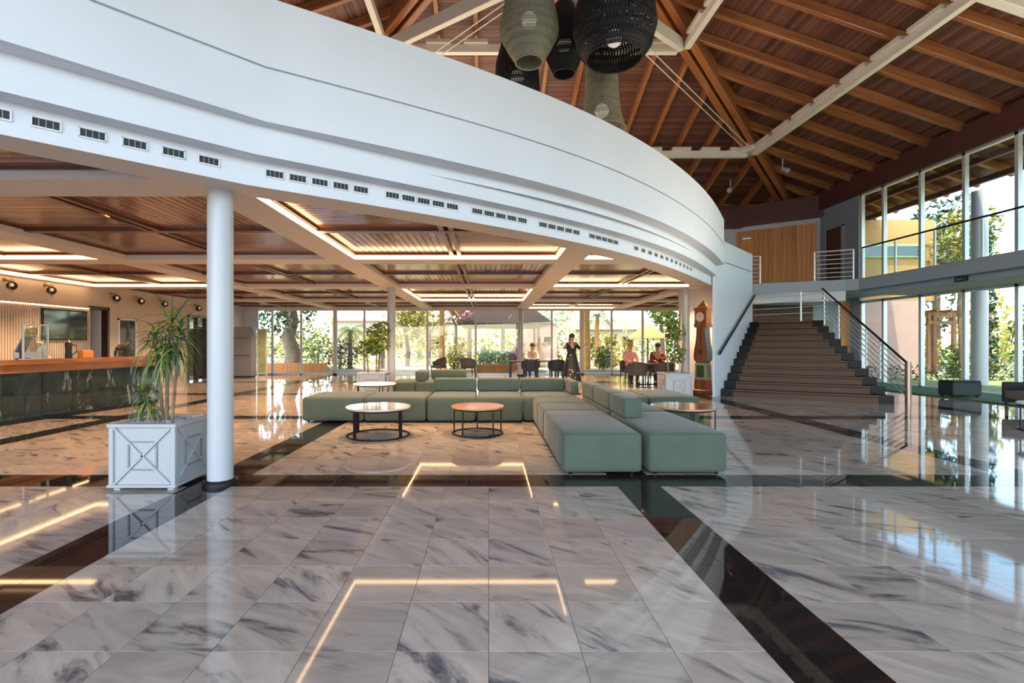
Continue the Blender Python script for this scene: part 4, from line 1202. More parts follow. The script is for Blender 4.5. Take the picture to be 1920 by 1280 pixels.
# sneeze screen on the desk
dz = 1.117
t = thing('counter_screen', 'clear acrylic screen with thin frame standing on the reception desk', 'screen', (-8.33, 8.95, dz), 0.12)
one('box', -0.004, 0.004, -0.28, 0.28, 0.02, 0.62).build('pane', M['glass_rail'], t)
m = MB()
for y in (-0.28, 0.28): m.box(-0.012, 0.012, y - 0.012, y + 0.012, 0.0, 0.64)
m.box(-0.012, 0.012, -0.29, 0.29, 0.62, 0.645)
m.build('frame', M['alu'], t)
for y in (-0.26, 0.26): one('box', -0.08, 0.08, y - 0.015, y + 0.015, 0, 0.012).build('foot', M['alu'], t)
t = thing('monitor', 'slanted dark computer monitor behind the acrylic screen', 'monitor', (-8.55, 8.95, 1.117), 0.5)
m = MB(); m.cbox((0, 0, 0.27), (0.03, 0.46, 0.30), 0, (0, 0.35, 0)); m.build('screen', M['cloth_blue'], t, bevel=0.006)
m = MB(); m.cbox((-0.04, 0, 0.12), (0.03, 0.06, 0.22)); m.cbox((-0.02, 0, 0.008), (0.16, 0.2, 0.016)); m.build('stand', M['black'], t)
t = thing('coffee_pot', 'black jug-shaped pot with handle on the reception desk', 'pot', (-8.22, 9.52, dz))
one('lathe', [(0.055, 0), (0.06, 0.02), (0.05, 0.15), (0.06, 0.28), (0.045, 0.31)], 16).build('body', M['black'], t, smooth=True)
one('tube', [(0.03, 0.05, 0.26), (0.04, 0.14, 0.24), (0.04, 0.14, 0.12), (0.03, 0.05, 0.06)], 0.011, 8).build('handle', M['black'], t, smooth=True)
one('lathe', [(0.04, 0.31), (0.02, 0.34), (0.01, 0.36)], 12).build('lid', M['brass'], t, smooth=True)
t = thing('leaflet_box', 'orange card box on the reception desk beside the black pot', 'box', (-8.16, 9.85, dz))
m = MB(); m.box(-0.06, 0.06, -0.13, 0.13, 0, 0.14); m.build('body', M['orange'], t, bevel=0.004)
m = MB(); m.box(-0.045, 0.045, -0.11, 0.11, 0.14, 0.155); m.build('leaflets', M['cloth_pink'], t)
t = thing('desk_figurine', 'small dark bronze animal figurine on the reception desk before the doorway', 'figurine', (-8.0, 10.62, dz))
m = MB(); m.tube([(0, -0.15, 0.17), (0, -0.05, 0.2), (0, 0.08, 0.2), (0, 0.14, 0.22)], [0.04, 0.07, 0.06, 0.04], 10); m.tube([(0, 0.12, 0.22), (0, 0.2, 0.33)], [0.04, 0.03], 8)
m.build('body', M['black'], t, smooth=True)
m = MB(); m.ball((0, 0.24, 0.34), (0.03, 0.06, 0.035)); m.build('head', M['black'], t, smooth=True)
for x, y in ((-.03, -.13), (.03, -.12), (-.03, .1), (.03, .11)): one('tube', [(x, y, 0.16), (x, y * 1.15, 0)], [0.022, 0.016], 6).build('leg', M['black'], t)
one('tube', [(0, -0.15, 0.18), (0, -0.22, 0.1), (0, -0.23, 0.02)], [0.015, 0.012, 0.008], 6).build('tail', M['black'], t)
for i, y in enumerate((11.0, 12.0, 14.1, 15.1, 16.2, 18.1)):
    labs = ['farthest from the doorway, over the fluted panels', 'over the television', 'just past the dark doorway', 'second past the dark doorway', 'third past the dark doorway', 'over the brown framed glazed doors']
    t = thing('globe_lamp', 'round dark globe wall lamp ' + labs[i], 'wall lamp', (WX + 0.0, y, 2.74), 0, 'globe lamps along the reception wall')
    m = MB(); m.tube([(0, 0, 0.1), (0.04, 0, 0.1), (0.16, 0, 0.06)], [0.05, 0.02, 0.016], 8); m.build('bracket', M['brass'], t)
    m = MB(); m.ball((0.17, 0, -0.03), 0.10, 16); m.build('globe', M['black'], t, smooth=True)
    m = MB(); m.ring((0, 0, 0), 0.145, 0.010, 28, 6); o = m.build('ring', M['brass'], t, smooth=True); o.location = (0.17, 0, -0.03); o.rotation_euler = (0, PI / 2, 0.5)
    m = MB(); m.ball((0.22, -0.05, -0.02), 0.045, 10); m.build('bulb', M['bulb'], t, smooth=True)
# cabinet and white framed stand at the far end of the wall
t = thing('grey_cabinet', 'grey upright cabinet in the far corner of the lounge', 'cabinet', (-10.25, 20.4, 0))
one('box', -0.42, 0.42, -0.2, 0.2, 0.05, 2.1).build('body', M['banner'], t, bevel=0.01)
for z in (0.9, 1.62): one('box', -0.34, 0.34, -0.215, -0.2, z, z + 0.02).build('shelf_line', M['black'], t)
one('box', -0.40, 0.40, -0.18, 0.18, 0, 0.05).build('plinth', M['black'], t)
t = thing('framed_board', 'white framed upright board standing beside the grey cabinet', 'board', (-9.55, 20.5, 0))
m = MB()
for x in (-0.19, 0.19): m.box(x - 0.025, x + 0.025, -0.025, 0.025, 0, 2.02)
for z in (0.12, 1.98): m.box(-0.19, 0.19, -0.02, 0.02, z, z + 0.05)
m.build('frame', M['paper'], t)
one('box', -0.165, 0.165, -0.008, 0.008, 0.17, 1.98).build('board', M['leaf_pale'], t)

# ================================================================== TALL CASE CLOCK
t = thing('case_clock', 'tall painted case clock with bulging waist beside the white column', 'clock', (5.99, 13.58, 0), -1.0)
def rbox(m, w0, d0, w1, d1, z0, z1, mat=0):
    m.hexa([(-w0 / 2, -d0 / 2, z0), (w0 / 2, -d0 / 2, z0), (w0 / 2, d0 / 2, z0), (-w0 / 2, d0 / 2, z0), (-w1 / 2, -d1 / 2, z1), (w1 / 2, -d1 / 2, z1), (w1 / 2, d1 / 2, z1), (-w1 / 2, d1 / 2, z1)], mat)
m = MB(); rbox(m, .42, .32, .42, .32, 0, .12); rbox(m, .38, .28, .36, .27, .12, .40); m.build('plinth', M['clock_red'], t, bevel=0.01)
m = MB(); rbox(m, .36, .27, .34, .26, .40, .86); m.build('lower_case', M['clock_green'], t, bevel=0.006)
one('box', -0.11, 0.11, -0.15, -0.134, 0.47, 0.80).build('lower_panel', M['leaf_dark'], t)
m = MB(); m.box(0.165, 0.185, -0.07, 0.07, 0.47, 0.80); m.build('side_panel', M['clock_blue'], t)
wz = [(.24, .86), (.40, .94), (.44, 1.06), (.40, 1.22), (.31, 1.45), (.27, 1.65), (.26, 1.85)]
m = MB()
for (wa, za), (wb, zb_) in zip(wz, wz[1:]): rbox(m, wa, .24, wb, .23, za, zb_)
m.build('waist', M['clock_blue'], t)
m = MB()
for (wa, za), (wb, zb_) in zip(wz, wz[1:]):
    m.hexa([(-wa / 2 + .02, -.135, za), (wa / 2 - .02, -.135, za), (wa / 2 - .02, -.118, za), (-wa / 2 + .02, -.118, za), (-wb / 2 + .02, -.135, zb_), (wb / 2 - .02, -.135, zb_), (wb / 2 - .02, -.118, zb_), (-wb / 2 + .02, -.118, zb_)])
m.build('waist_door', M['clock_red'], t)
one('tube', [(0, -0.14, 1.8), (0, -0.14, 1.22)], 0.014, 8).build('pendulum_rod', M['dark_door'], t)
m = MB(); m.ball((0, -0.145, 1.18), (0.075, 0.012, 0.085), 14); m.build('pendulum_bob', M['dark_door'], t, smooth=True)
m = MB(); rbox(m, .36, .28, .40, .30, 1.85, 1.95); rbox(m, .36, .27, .36, .27, 1.95, 2.34); rbox(m, .42, .31, .38, .29, 2.34, 2.40); m.build('hood', M['clock_red'], t, bevel=0.006)
m = MB(); m.lathe([(0.135, 0), (0.135, 0.02)], 28); o = m.build('dial', M['dial'], t, smooth=True); o.location = (0, -0.135, 2.14); o.rotation_euler = (PI / 2, 0, 0)
m = MB(); m.ring((0, 0, 0), 0.138, 0.012, 28, 6); o = m.build('dial_ring', M['brass'], t, smooth=True); o.location = (0, -0.155, 2.14); o.rotation_euler = (PI / 2, 0, 0)
m = MB(); m.bar((0, -0.158, 2.14), (0.05, -0.158, 2.19), 0.008, 0.004); m.bar((0, -0.158, 2.14), (-0.02, -0.158, 2.23), 0.008, 0.004); m.build('hands', M['black'], t)
m = MB(); m.lathe([(0.16, 2.40), (0.17, 2.43), (0.10, 2.50), (0.05, 2.55), (0.02, 2.60)], 16, (0, 0, 0), 0, True, 0.7); m.build('crest', M['brass'], t, smooth=True)

# ================================================================== LOUNGE DINING FURNITURE
def armchair(x, y, rz, label, mat='chair', grp='charcoal woven dining armchairs'):
    t = thing('dining_armchair', label, 'chair', (x, y, 0), rz, grp)
    m = MB(); m.box(-0.26, 0.26, -0.26, 0.24, 0.38, 0.47); m.build('seat', M[mat], t, bevel=0.03, seg=2, smooth=True)
    # backrest wraps round the rear (+y) and the sides
    m = MB(); n = 10
    ang_ = [PI * (-0.12 + 1.24 * i / n) for i in range(n + 1)]
    for i in range(n):
        q = []
        for r, z in ((0.31, 0.47), (0.27, 0.47), (0.31, 0.0), (0.27, 0.0)):
            pass
        def pt(a, r, z): return (r * math.cos(a), r * math.sin(a) * 0.95, z)
        def top(a): return 0.64 + 0.18 * max(0, math.sin(a)) ** 0.7
        a, b = ang_[i], ang_[i + 1]
        m.hexa([pt(a, .32, .45), pt(b, .32, .45), pt(b, .275, .45), pt(a, .275, .45), pt(a, .345, top(a)), pt(b, .345, top(b)), pt(b, .30, top(b)), pt(a, .30, top(a))])
    m.build('backrest', M[mat], t)
    for a, b in ((-.22, -.22), (.22, -.22), (-.22, .22), (.22, .22)):
        one('tube', [(a, b, 0.40), (a * 1.1, b * 1.1, 0)], [0.022, 0.015], 8).build('leg', M['black_metal'], t)
def dtable(x, y, wd, dp, h, label, mat='chair'):
    t = thing('dining_table', label, 'table', (x, y, 0))
    one('box', -wd / 2, wd / 2, -dp / 2, dp / 2, h - 0.04, h).build('table_top', M[mat], t, bevel=0.006)
    for a in (-1, 1):
        for b in (-1, 1): one('box', a * (wd / 2 - .05) - .03, a * (wd / 2 - .05) + .03, b * (dp / 2 - .05) - .03, b * (dp / 2 - .05) + .03, 0, h - .04).build('leg', M['black_metal'], t)
    m = MB(); m.box(-wd / 2 + .05, wd / 2 - .05, -dp / 2 + .04, -dp / 2 + .07, 0.03, 0.08); m.build('foot_rail', M['black_metal'], t)
# set by the windows, near the white column
dtable(-1.25, 20.9, 0.55, 0.55, 0.62, 'small taupe side table between two dark armchairs at the window', 'taupe')
armchair(-2.1, 20.55, -0.9, 'dark armchair at the window, on the column side of the small taupe table')
armchair(-0.84, 20.2, 2.9, 'dark armchair seen from behind next to the small taupe table')
dtable(1.75, 18.9, 1.9, 0.8, 0.74, 'long dark dining table in front of the white window column')
armchair(1.55, 18.2, 3.14, 'dark armchair seen from behind at the long table, in front of the seated man')
armchair(2.55, 18.2, 3.14, 'dark armchair seen from behind at the long table, beside the standing woman')
armchair(1.75, 19.65, 0.0, 'dark armchair on the far side of the long table under the man in white', grp='charcoal woven dining armchairs')
dtable(5.35, 16.4, 1.0, 0.75, 0.74, 'dark dining table near the bamboo planter')
armchair(4.78, 15.66, 2.95, 'dark armchair seen from behind at the table near the bamboo planter, towards the glass')
armchair(5.66, 15.66, 3.25, 'dark armchair seen from behind at the table near the bamboo planter, towards the clock')
armchair(5.0, 17.3, 0.1, 'dark armchair on the far side of the table under the person in pink')
armchair(5.98, 17.3, -0.2, 'dark armchair on the far side of the table under the woman in dark red')

# lounge chair at the right edge and the bench by the glazing
t = thing('lounge_chair', 'taupe upholstered lounge chair with dark armrests near the glazing', 'chair', (10.98, 9.7, 0), -1.9, None)
m = MB(); m.box(-0.36, 0.36, -0.36, 0.34, 0.26, 0.44); m.build('seat', M['taupe'], t, bevel=0.04, seg=2, smooth=True)
m = MB(); m.cbox((0, 0.36, 0.58), (0.72, 0.12, 0.62), 0, (-0.14, 0, 0)); m.build('backrest', M['taupe'], t, bevel=0.04, seg=2, smooth=True)
for a in (-1, 1):
    m = MB(); m.box(a * .40 - .04, a * .40 + .04, -.36, .36, .18, .60); m.build('armrest', M['black'], t, bevel=0.02)
    for b in (-.3, .3): one('box', a * .38 - .02, a * .38 + .02, b - .02, b + .02, 0, .2).build('leg', M['black_metal'], t)
t = thing('low_bench', 'low black box-shaped bench standing at the green turf strip', 'bench', (12.22, 12.62, 0.03))
one('box', -0.37, 0.37, -0.22, 0.22, 0.04, 0.38).build('body', M['black'], t, bevel=0.02)
one('box', -0.36, 0.36, -0.21, 0.21, 0.38, 0.42).build('cushion', M['cloth_black'], t, bevel=0.015)
for a in (-.3, .3):
    for b in (-.16, .16): one('box', a - .025, a + .025, b - .025, b + .025, 0, .04).build('foot', M['black_metal'], t)

# ================================================================== PENDANT LAMPS
def pendant(x, y, z, prof, nv, nh, mat, label, bulb_z, top_z, thick=0.006, solid=0.0, inner=True):
    """open woven shade: cords running down the outline, hoops around it"""
    t = thing('pendant_lamp', label, 'pendant lamp', (x, y, z), 0, 'woven pendant lamps under the roof')
    zs = [p[1] for p in prof]
    def rad(zz):
        for (r0, z0), (r1, z1) in zip(prof, prof[1:]):
            if z0 <= zz <= z1: return r0 + (r1 - r0) * (zz - z0) / (z1 - z0)
        return prof[-1][0]
    m = MB(); n = 18
    for k in range(nv):
        for sgn in (1, -1):
            a0 = 2 * PI * k / nv; prev = None
            for i in range(n + 1):
                zz = zs[0] + (zs[-1] - zs[0]) * i / n
                r = rad(zz); a = a0 + sgn * 0.35 * i / n
                d = Vector((math.cos(a), math.sin(a), 0)); s_ = Vector((-d.y, d.x, 0)) * thick
                p = Vector((d.x * r, d.y * r, zz))
                if prev: m.poly([prev[0], prev[1], p + s_, p - s_])
                prev = (p - s_, p + s_)
    m.build('woven_shade', M[mat], t, kind='stuff')
    for zz in (zs[0], zs[-1]): one('ring', (0, 0, zz), rad(zz), 0.014, 36, 6).build('rim_hoop', M[mat], t, smooth=True)
    m = MB()
    for i in range(nh):
        zz = zs[0] + (zs[-1] - zs[0]) * (i + 0.5) / nh
        r = rad(zz)
        for k in range(40):
            a, b = 2 * PI * k / 40, 2 * PI * (k + 1) / 40
            m.poly([(r * math.cos(a), r * math.sin(a), zz - thick), (r * math.cos(b), r * math.sin(b), zz - thick), (r * math.cos(b), r * math.sin(b), zz + thick), (r * math.cos(a), r * math.sin(a), zz + thick)])
    m.build('woven_hoops', M[mat], t, kind='stuff')
    m = MB(); m.ball((0, 0, bulb_z), 0.15, 16); m.build('bulb', M['bulb'], t, smooth=True)
    one('tube', [(0, 0, bulb_z + 0.12), (0, 0, top_z - z)], 0.014, 8).build('cord', M['black'], t)
pendant(0.76, 9.1, 6.66, [(0.255, 0), (0.40, 0.22), (0.555, 0.52), (0.54, 0.70), (0.42, 1.35), (0.30, 1.75)], 110, 46, 'shade_green', 'large olive woven pendant lamp with narrow open bottom', 0.78, 8.9, 0.0065)
pendant(2.30, 8.9, 6.62, [(0.50, 0), (0.66, 0.20), (0.755, 0.55), (0.70, 0.95), (0.45, 1.4), (0.2, 1.6)], 84, 34, 'shade_black', 'large round black woven pendant lamp with an opal bulb', 0.36, 8.9, 0.0125)
pendant(2.42, 10.4, 5.95, [(0.50, 0), (0.40, 0.35), (0.35, 0.8), (0.34, 1.4), (0.25, 1.7)], 84, 34, 'shade_green', 'flared olive pendant lamp hanging behind the round black one', 0.42, 9.0, 0.0055)
pendant(0.62, 10.6, 6.6, [(0.42, 0), (0.50, 0.3), (0.46, 0.9), (0.3, 1.5)], 90, 40, 'shade_black', 'dark woven pendant lamp hidden behind the large olive one', 0.6, 9.0, 0.009)
pendant(1.57, 10.1, 7.0, [(0.22, 0), (0.42, 0.45), (0.40, 0.9), (0.2, 1.4)], 90, 40, 'shade_black', 'narrow black woven pendant lamp hanging between the olive and round black lamps', 0.6, 9.0, 0.009)

# ================================================================== PEOPLE
def skin_mesh(nodes_, edges, mat, sub=2):
    me = bpy.data.meshes.new('skin_cage')
    me.from_pydata([n_[0] for n_ in nodes_], edges, [])
    o = bpy.data.objects.new('skin_cage', me); COL.objects.link(o)
    o.modifiers.new('skin', 'SKIN')
    sk = me.skin_vertices[0].data
    for i, n_ in enumerate(nodes_):
        r = n_[1]; sk[i].radius = r if isinstance(r, tuple) else (r, r)
        sk[i].use_root = (i == 0)
    md = o.modifiers.new('sub', 'SUBSURF'); md.levels = sub; md.render_levels = sub
    bpy.context.view_layer.update()
    dg = bpy.context.evaluated_depsgraph_get()
    out = bpy.data.meshes.new_from_object(o.evaluated_get(dg))
    out.materials.clear(); out.materials.append(mat)
    out.polygons.foreach_set('use_smooth', [True] * len(out.polygons))
    bpy.data.objects.remove(o); bpy.data.meshes.remove(me)
    return out
def person(label, loc, rz, J, top_mat, leg_mat, hair_mat, long_sleeves=True, skirt=None, long_hair=False):
    t = thing('person', label, 'person', loc, rz)
    V = {k: Vector(v) for k, v in J.items()}
    hd = V['head']; nk = V['neck']; up = (hd - nk).normalized()
    names, pos, rad = [], [], []
    def add(nm, p, r): names.append(nm); pos.append(p); rad.append(r); return len(names) - 1
    ed = []
    pel = add('pelvis', V['pelvis'], (0.145, 0.105)); sp = add('spine', V['spine'], (0.125, 0.09)); ch = add('chest', V['chest'], (0.15, 0.10))
    n_ = add('neck', nk, 0.055); jw = add('jaw', hd - up * 0.055, (0.066, 0.076)); hc = add('head', hd + up * 0.02, (0.08, 0.094)); ht = add('crown', hd + up * 0.10, (0.055, 0.065))
    ed += [(pel, sp), (sp, ch), (ch, n_), (n_, jw), (jw, hc), (hc, ht)]
    fingers = MB()
    for s_ in ('L', 'R'):
        sh = add('sh' + s_, V['sh' + s_], 0.058); el = add('el' + s_, V['el' + s_], 0.042); wr = add('wr' + s_, V['wr' + s_], 0.028)
        hdv = (V['wr' + s_] - V['el' + s_]).normalized(); pm_ = add('pa' + s_, V['wr' + s_] + hdv * 0.075, (0.040, 0.018))
        ed += [(ch, sh), (sh, el), (el, wr), (wr, pm_)]
        side = hdv.cross(Vector((0, 0, 1))); side = side.normalized() if side.length > 0.1 else Vector((1, 0, 0)); cu = side.cross(hdv)
        base = V['wr' + s_] + hdv * 0.085
        for k, L_ in enumerate((0.068, 0.078, 0.072, 0.056)):
            p = base + side * (0.027 - 0.018 * k)
            fingers.tube([p, p + hdv * L_ * .5 - cu * .006, p + hdv * L_ * .8 - cu * .02, p + hdv * L_ - cu * .035], [.0085, .008, .0072, .005], 6)
        p = V['wr' + s_] + hdv * 0.03 + side * 0.028
        fingers.tube([p, p + side * .025 + hdv * .03, p + side * .03 + hdv * .06 - cu * .01], [.011, .0095, .006], 6)
        hp = add('hp' + s_, V['hp' + s_], 0.085); kn = add('kn' + s_, V['kn' + s_], 0.058); an = add('an' + s_, V['an' + s_], 0.038); to = add('to' + s_, V['to' + s_], (0.042, 0.03))
        ed += [(pel, hp), (hp, kn), (kn, an), (an, to)]
    body = skin_mesh(list(zip(pos, rad)), ed, M['skin'])
    bm = bmesh.new(); bm.from_mesh(body); fm_ = fingers.mesh('f', M['skin'], smooth=True); bm.from_mesh(fm_)
    fwd = Vector((0, -1, 0)); fwd = (fwd - up * fwd.dot(up)).normalized(); rt = fwd.cross(up)
    nb = MB(); nb.ball(hd + fwd * 0.094 - up * 0.012, (0.013, 0.018, 0.020), 8); nm_ = nb.mesh('n', M['skin'], smooth=True); bm.from_mesh(nm_)
    for q in (-1, 1):
        eb = MB(); eb.ball(hd + rt * 0.084 * q + up * 0.005, (0.012, 0.02, 0.032), 8); em = eb.mesh('e', M['skin'], smooth=True); bm.from_mesh(em)
    bm.to_mesh(body); bm.free()
    link('body', body, t)
    for q in (-1, 1):
        m = MB(); m.ball(hd + fwd * 0.086 + rt * 0.033 * q + up * 0.018, (0.012, 0.008, 0.007), 8); m.build('eye', M['black'], t, smooth=True)
    m = MB(); m.ball(hd + fwd * 0.086 - up * 0.05, (0.022, 0.008, 0.006), 8); m.build('mouth', M['cloth_red'], t, smooth=True)
    m = MB(); m.ball(hd + up * 0.052 - fwd * 0.022, (0.096, 0.103, 0.098), 16)
    if long_hair: m.ball(hd - fwd * 0.068 - up * 0.06, (0.082, 0.05, 0.15), 12)
    m.build('hair', hair_mat, t, smooth=True)
    ix = {k: i for i, k in enumerate(names)}
    def garment(nm, keys, eds, grow, mat):
        mp_ = {k: i for i, k in enumerate(keys)}
        nd = []
        for k in keys:
            r = rad[ix[k]]; g = grow.get(k, 0.014)
            nd.append((pos[ix[k]], tuple(a + g for a in r) if isinstance(r, tuple) else (r + g, r + g)))
        link(nm, skin_mesh(nd, [(mp_[a], mp_[b]) for a, b in eds], mat), t)
    ks_ = ['spine', 'pelvis', 'chest', 'shL', 'elL', 'shR', 'elR']; es_ = [('spine', 'pelvis'), ('spine', 'chest'), ('chest', 'shL'), ('shL', 'elL'), ('chest', 'shR'), ('shR', 'elR')]
    if long_sleeves: ks_ += ['wrL', 'wrR']; es_ += [('elL', 'wrL'), ('elR', 'wrR')]
    garment('shirt', ks_, es_, {}, top_mat)
    if skirt:
        m = MB(); m.lathe(skirt, 28, (V['pelvis'].x, V['pelvis'].y, 0), 0, True, 0.8); m.build('skirt', leg_mat, t, smooth=True)
    else:
        garment('trousers', ['pelvis', 'hpL', 'knL', 'anL', 'hpR', 'knR', 'anR'], [('pelvis', 'hpL'), ('hpL', 'knL'), ('knL', 'anL'), ('pelvis', 'hpR'), ('hpR', 'knR'), ('knR', 'anR')], {}, leg_mat)
    for s_ in ('L', 'R'):
        a = V['an' + s_]; b = V['to' + s_]
        m = MB(); m.tube([a + Vector((0, 0.02, -0.05)), a.lerp(b, .5) + Vector((0, 0, -0.02)), b + Vector((0, 0, 0.0))], [0.045, 0.048, 0.032], 10); m.build('shoe', M['black'], t, smooth=True)
    return t
def seated(lean=0.0, arms=0.0):
    return dict(pelvis=(0, 0, .53), spine=(0, .03 - lean * .3, .76), chest=(0, .02 - lean * .8, .98), neck=(0, -lean, 1.15), head=(0, -.03 - lean * 1.15, 1.29),
        shL=(.19, .02 - lean * .9, 1.06), elL=(.24, -.12 - lean, .82 + arms * .3), wrL=(.13, -.33, .80 + arms), shR=(-.19, .02 - lean * .9, 1.06), elR=(-.24, -.10 - lean, .82), wrR=(-.14, -.34, .80),
        hpL=(.10, -.03, .51), knL=(.12, -.43, .53), anL=(.12, -.41, .10), toL=(.12, -.56, .035), hpR=(-.10, -.03, .51), knR=(-.12, -.43, .53), anR=(-.12, -.41, .10), toR=(-.12, -.56, .035))
standing = dict(pelvis=(0, 0, .93), spine=(0, .01, 1.12), chest=(0, 0, 1.32), neck=(0, 0, 1.47), head=(0, -.03, 1.60),
    shL=(.17, .01, 1.39), elL=(.25, -.02, 1.14), wrL=(.20, -.22, 1.06), shR=(-.17, .01, 1.39), elR=(-.25, .0, 1.14), wrR=(-.2, -.2, 1.05),
    hpL=(.095, 0, .88), knL=(.10, -.02, .48), anL=(.10, .02, .09), toL=(.11, -.13, .035), hpR=(-.095, 0, .88), knR=(-.10, -.02, .48), anR=(-.10, .02, .09), toR=(-.11, -.13, .035))
woman = dict(standing); woman.update(elR=(-.33, -.10, 1.22), wrR=(-.40, -.30, 1.36), elL=(.34, .02, 1.20), wrL=(.50, -.10, 1.38))
person('standing person in a black top and long black floral skirt near the long dining table', (2.86, 16.75, 0), 0.35, woman, M['cloth_black'], M['floral'], M['hair'], False,
       skirt=[(0.36, 0.10), (0.33, 0.35), (0.27, 0.65), (0.205, 0.88), (0.175, 1.0), (0.15, 1.08)], long_hair=True)
m_ = person('seated person with dark hair in a white shirt at the long dining table', (1.75, 19.6, 0.0), 0.0, seated(0.08), M['cloth_white'], M['cloth_blue'], M['hair'])
person('seated person in a pink top at the dining table near the bamboo planter', (5.0, 17.25, 0), 0.1, seated(0.02), M['cloth_pink'], M['cloth_blue'], M['fair_hair'])
person('seated dark haired person in a dark red jacket at the near dining table', (5.98, 17.25, 0), -0.2, seated(0.12, 0.1), M['cloth_red'], M['cloth_black'], M['hair'], True, None, True)
person('fair haired person in a white blouse behind the reception desk screen', (-9.22, 9.8, 0), 1.3, standing, M['cloth_white'], M['cloth_black'], M['fair_hair'], True, None, True)

# ================================================================== GARDEN BEYOND THE LOUNGE
def tree(name, label, cat, x, y, h, cr, mat, bark='bark', tr=0.16, cz=None, seed=1, n=900, size=0.16, loc_z=-0.05):
    t = thing(name, label, cat, (x, y, loc_z))
    rr = random.Random(seed)
    top = h - cr[2]
    pts = [Vector((0, 0, -0.05))]
    for i in range(1, 5): pts.append(Vector((rr.uniform(-.12, .12), rr.uniform(-.12, .12), top * i / 4)))
    m = MB(); m.tube(pts, [tr, tr * .9, tr * .8, tr * .7, tr * .5], 10); 
    m.build('trunk', M[bark], t, smooth=True)
    for k in range(3):
        a = rr.uniform(0, 6.28); e_ = pts[3] + Vector((math.cos(a) * cr[0] * .6, math.sin(a) * cr[1] * .6, cr[2] * .7))
        one('tube', [pts[3], pts[3].lerp(e_, .5) + Vector((0, 0, .1)), e_], [tr * .5, tr * .35, tr * .15], 7).build('branch', M[bark], t, smooth=True)
    m = MB()
    for k in range(7):
        c = Vector((rr.uniform(-.5, .5) * cr[0], rr.uniform(-.5, .5) * cr[1], top + cr[2] * rr.uniform(-.45, .5)))
        leafball(m, c, (cr[0] * .6, cr[1] * .6, cr[2] * .6), n // 7, size, rr)
    m.build('crown', M[mat], t, kind='stuff')
    return t
def bush(name, label, x, y, r, mat, seed, n=500, size=0.10, z=-0.05, cat='bush'):
    t = thing(name, label, cat, (x, y, z))
    rr = random.Random(seed); m = MB()
    for k in range(4):
        leafball(m, (rr.uniform(-.35, .35) * r[0], rr.uniform(-.35, .35) * r[1], r[2] * rr.uniform(.45, .75)), (r[0] * .75, r[1] * .75, r[2] * .55), n // 4, size, rr)
    m.build('foliage', M[mat], t, kind='stuff')
    for k in range(3):
        one('tube', [(0, 0, 0), (rr.uniform(-.3, .3) * r[0], rr.uniform(-.3, .3) * r[1], r[2] * .8)], [.04, .015], 6).build('stem', M['bark'], t)
    return t
def palm(label, x, y, h, mat, bark, seed, fr=1.5, nf=16, tr=0.13, z=-0.05):
    t = thing('palm_tree', label, 'palm tree', (x, y, z))
    rr = random.Random(seed)
    one('tube', [(0, 0, 0), (0.03, 0, h * .35), (0.0, 0.04, h * .7), (0.05, 0, h)], [tr * 1.1, tr, tr * .9, tr * .85], 10).build('trunk', M[bark], t, smooth=True)
    for k in range(nf):
        a = k * 2.399; up_ = 0.9 - 1.5 * k / nf
        m = MB(); prev = None; n = 7
        d = Vector((math.cos(a), math.sin(a), 0)); s_ = Vector((-d.y, d.x, 0))
        P_ = []
        for i in range(n + 1):
            u = i / n; P_.append(d * fr * u * (1 - .15 * u) + Vector((0, 0, h + fr * (up_ * u - 0.9 * u * u))))
        m.tube(P_, [.02 - .015 * i / n for i in range(n + 1)], 5)
        for i in range(1, n * 3 + 1):
            u = i / (n * 3); j = min(int(u * n), n - 1); p = P_[j].lerp(P_[j + 1], u * n - j)
            L_ = fr * .32 * math.sin(PI * (0.15 + 0.8 * u))
            for q in (-1, 1):
                e_ = p + s_ * q * L_ + d * L_ * .5 - Vector((0, 0, L_ * .45))
                m.poly([p - d * .018, e_, p + d * .018])
        m.build('frond', M[mat], t)
    return t
def brick_wall(label, x0, x1, y, z1, dep=0.35):
    t = thing('brick_wall', label, 'low wall', ((x0 + x1) / 2, y, -0.05))
    L_ = x1 - x0; n = max(3, int(L_ / 0.36)); rows = max(2, int(round((z1 + 0.05) / 0.13)))
    hh = (z1 + 0.05) / rows
    one('box', -L_ / 2 + .01, L_ / 2 - .01, -dep / 2 + .015, dep / 2 - .015, 0, z1 + 0.04).build('core', M['grout'], t)
    me_ = one('box', -L_ / n / 2 + .006, L_ / n / 2 - .006, -dep / 2, dep / 2, .006, hh - .004).mesh('brick', M['brick'])
    for r in range(rows):
        for k in range(n):
            xo = -L_ / 2 + (k + .5) * L_ / n
            link('brick', me_, t, (xo, random.uniform(-.008, .008), r * hh))
brick_wall('low terracotta brick wall beyond the glass below the big grey tree', -11.6, -8.2, 24.6, 0.42)
brick_wall('low terracotta brick wall beyond the glass behind the taupe side table', -0.75, 1.35, 24.4, 0.36)
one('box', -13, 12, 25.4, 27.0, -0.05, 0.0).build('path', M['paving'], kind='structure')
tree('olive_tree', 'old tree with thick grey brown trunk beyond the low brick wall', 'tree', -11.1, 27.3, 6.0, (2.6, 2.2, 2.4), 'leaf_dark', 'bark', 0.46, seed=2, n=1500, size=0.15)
bush('garden_bush', 'dense dark green bush next to the thick grey brown trunk', -9.6, 27.2, (0.9, 0.8, 2.0), 'leaf_green', 3)
bush('garden_bush', 'low olive bush at the pale rocks', -8.1, 26.6, (0.9, 0.7, 1.5), 'leaf_dark', 4)
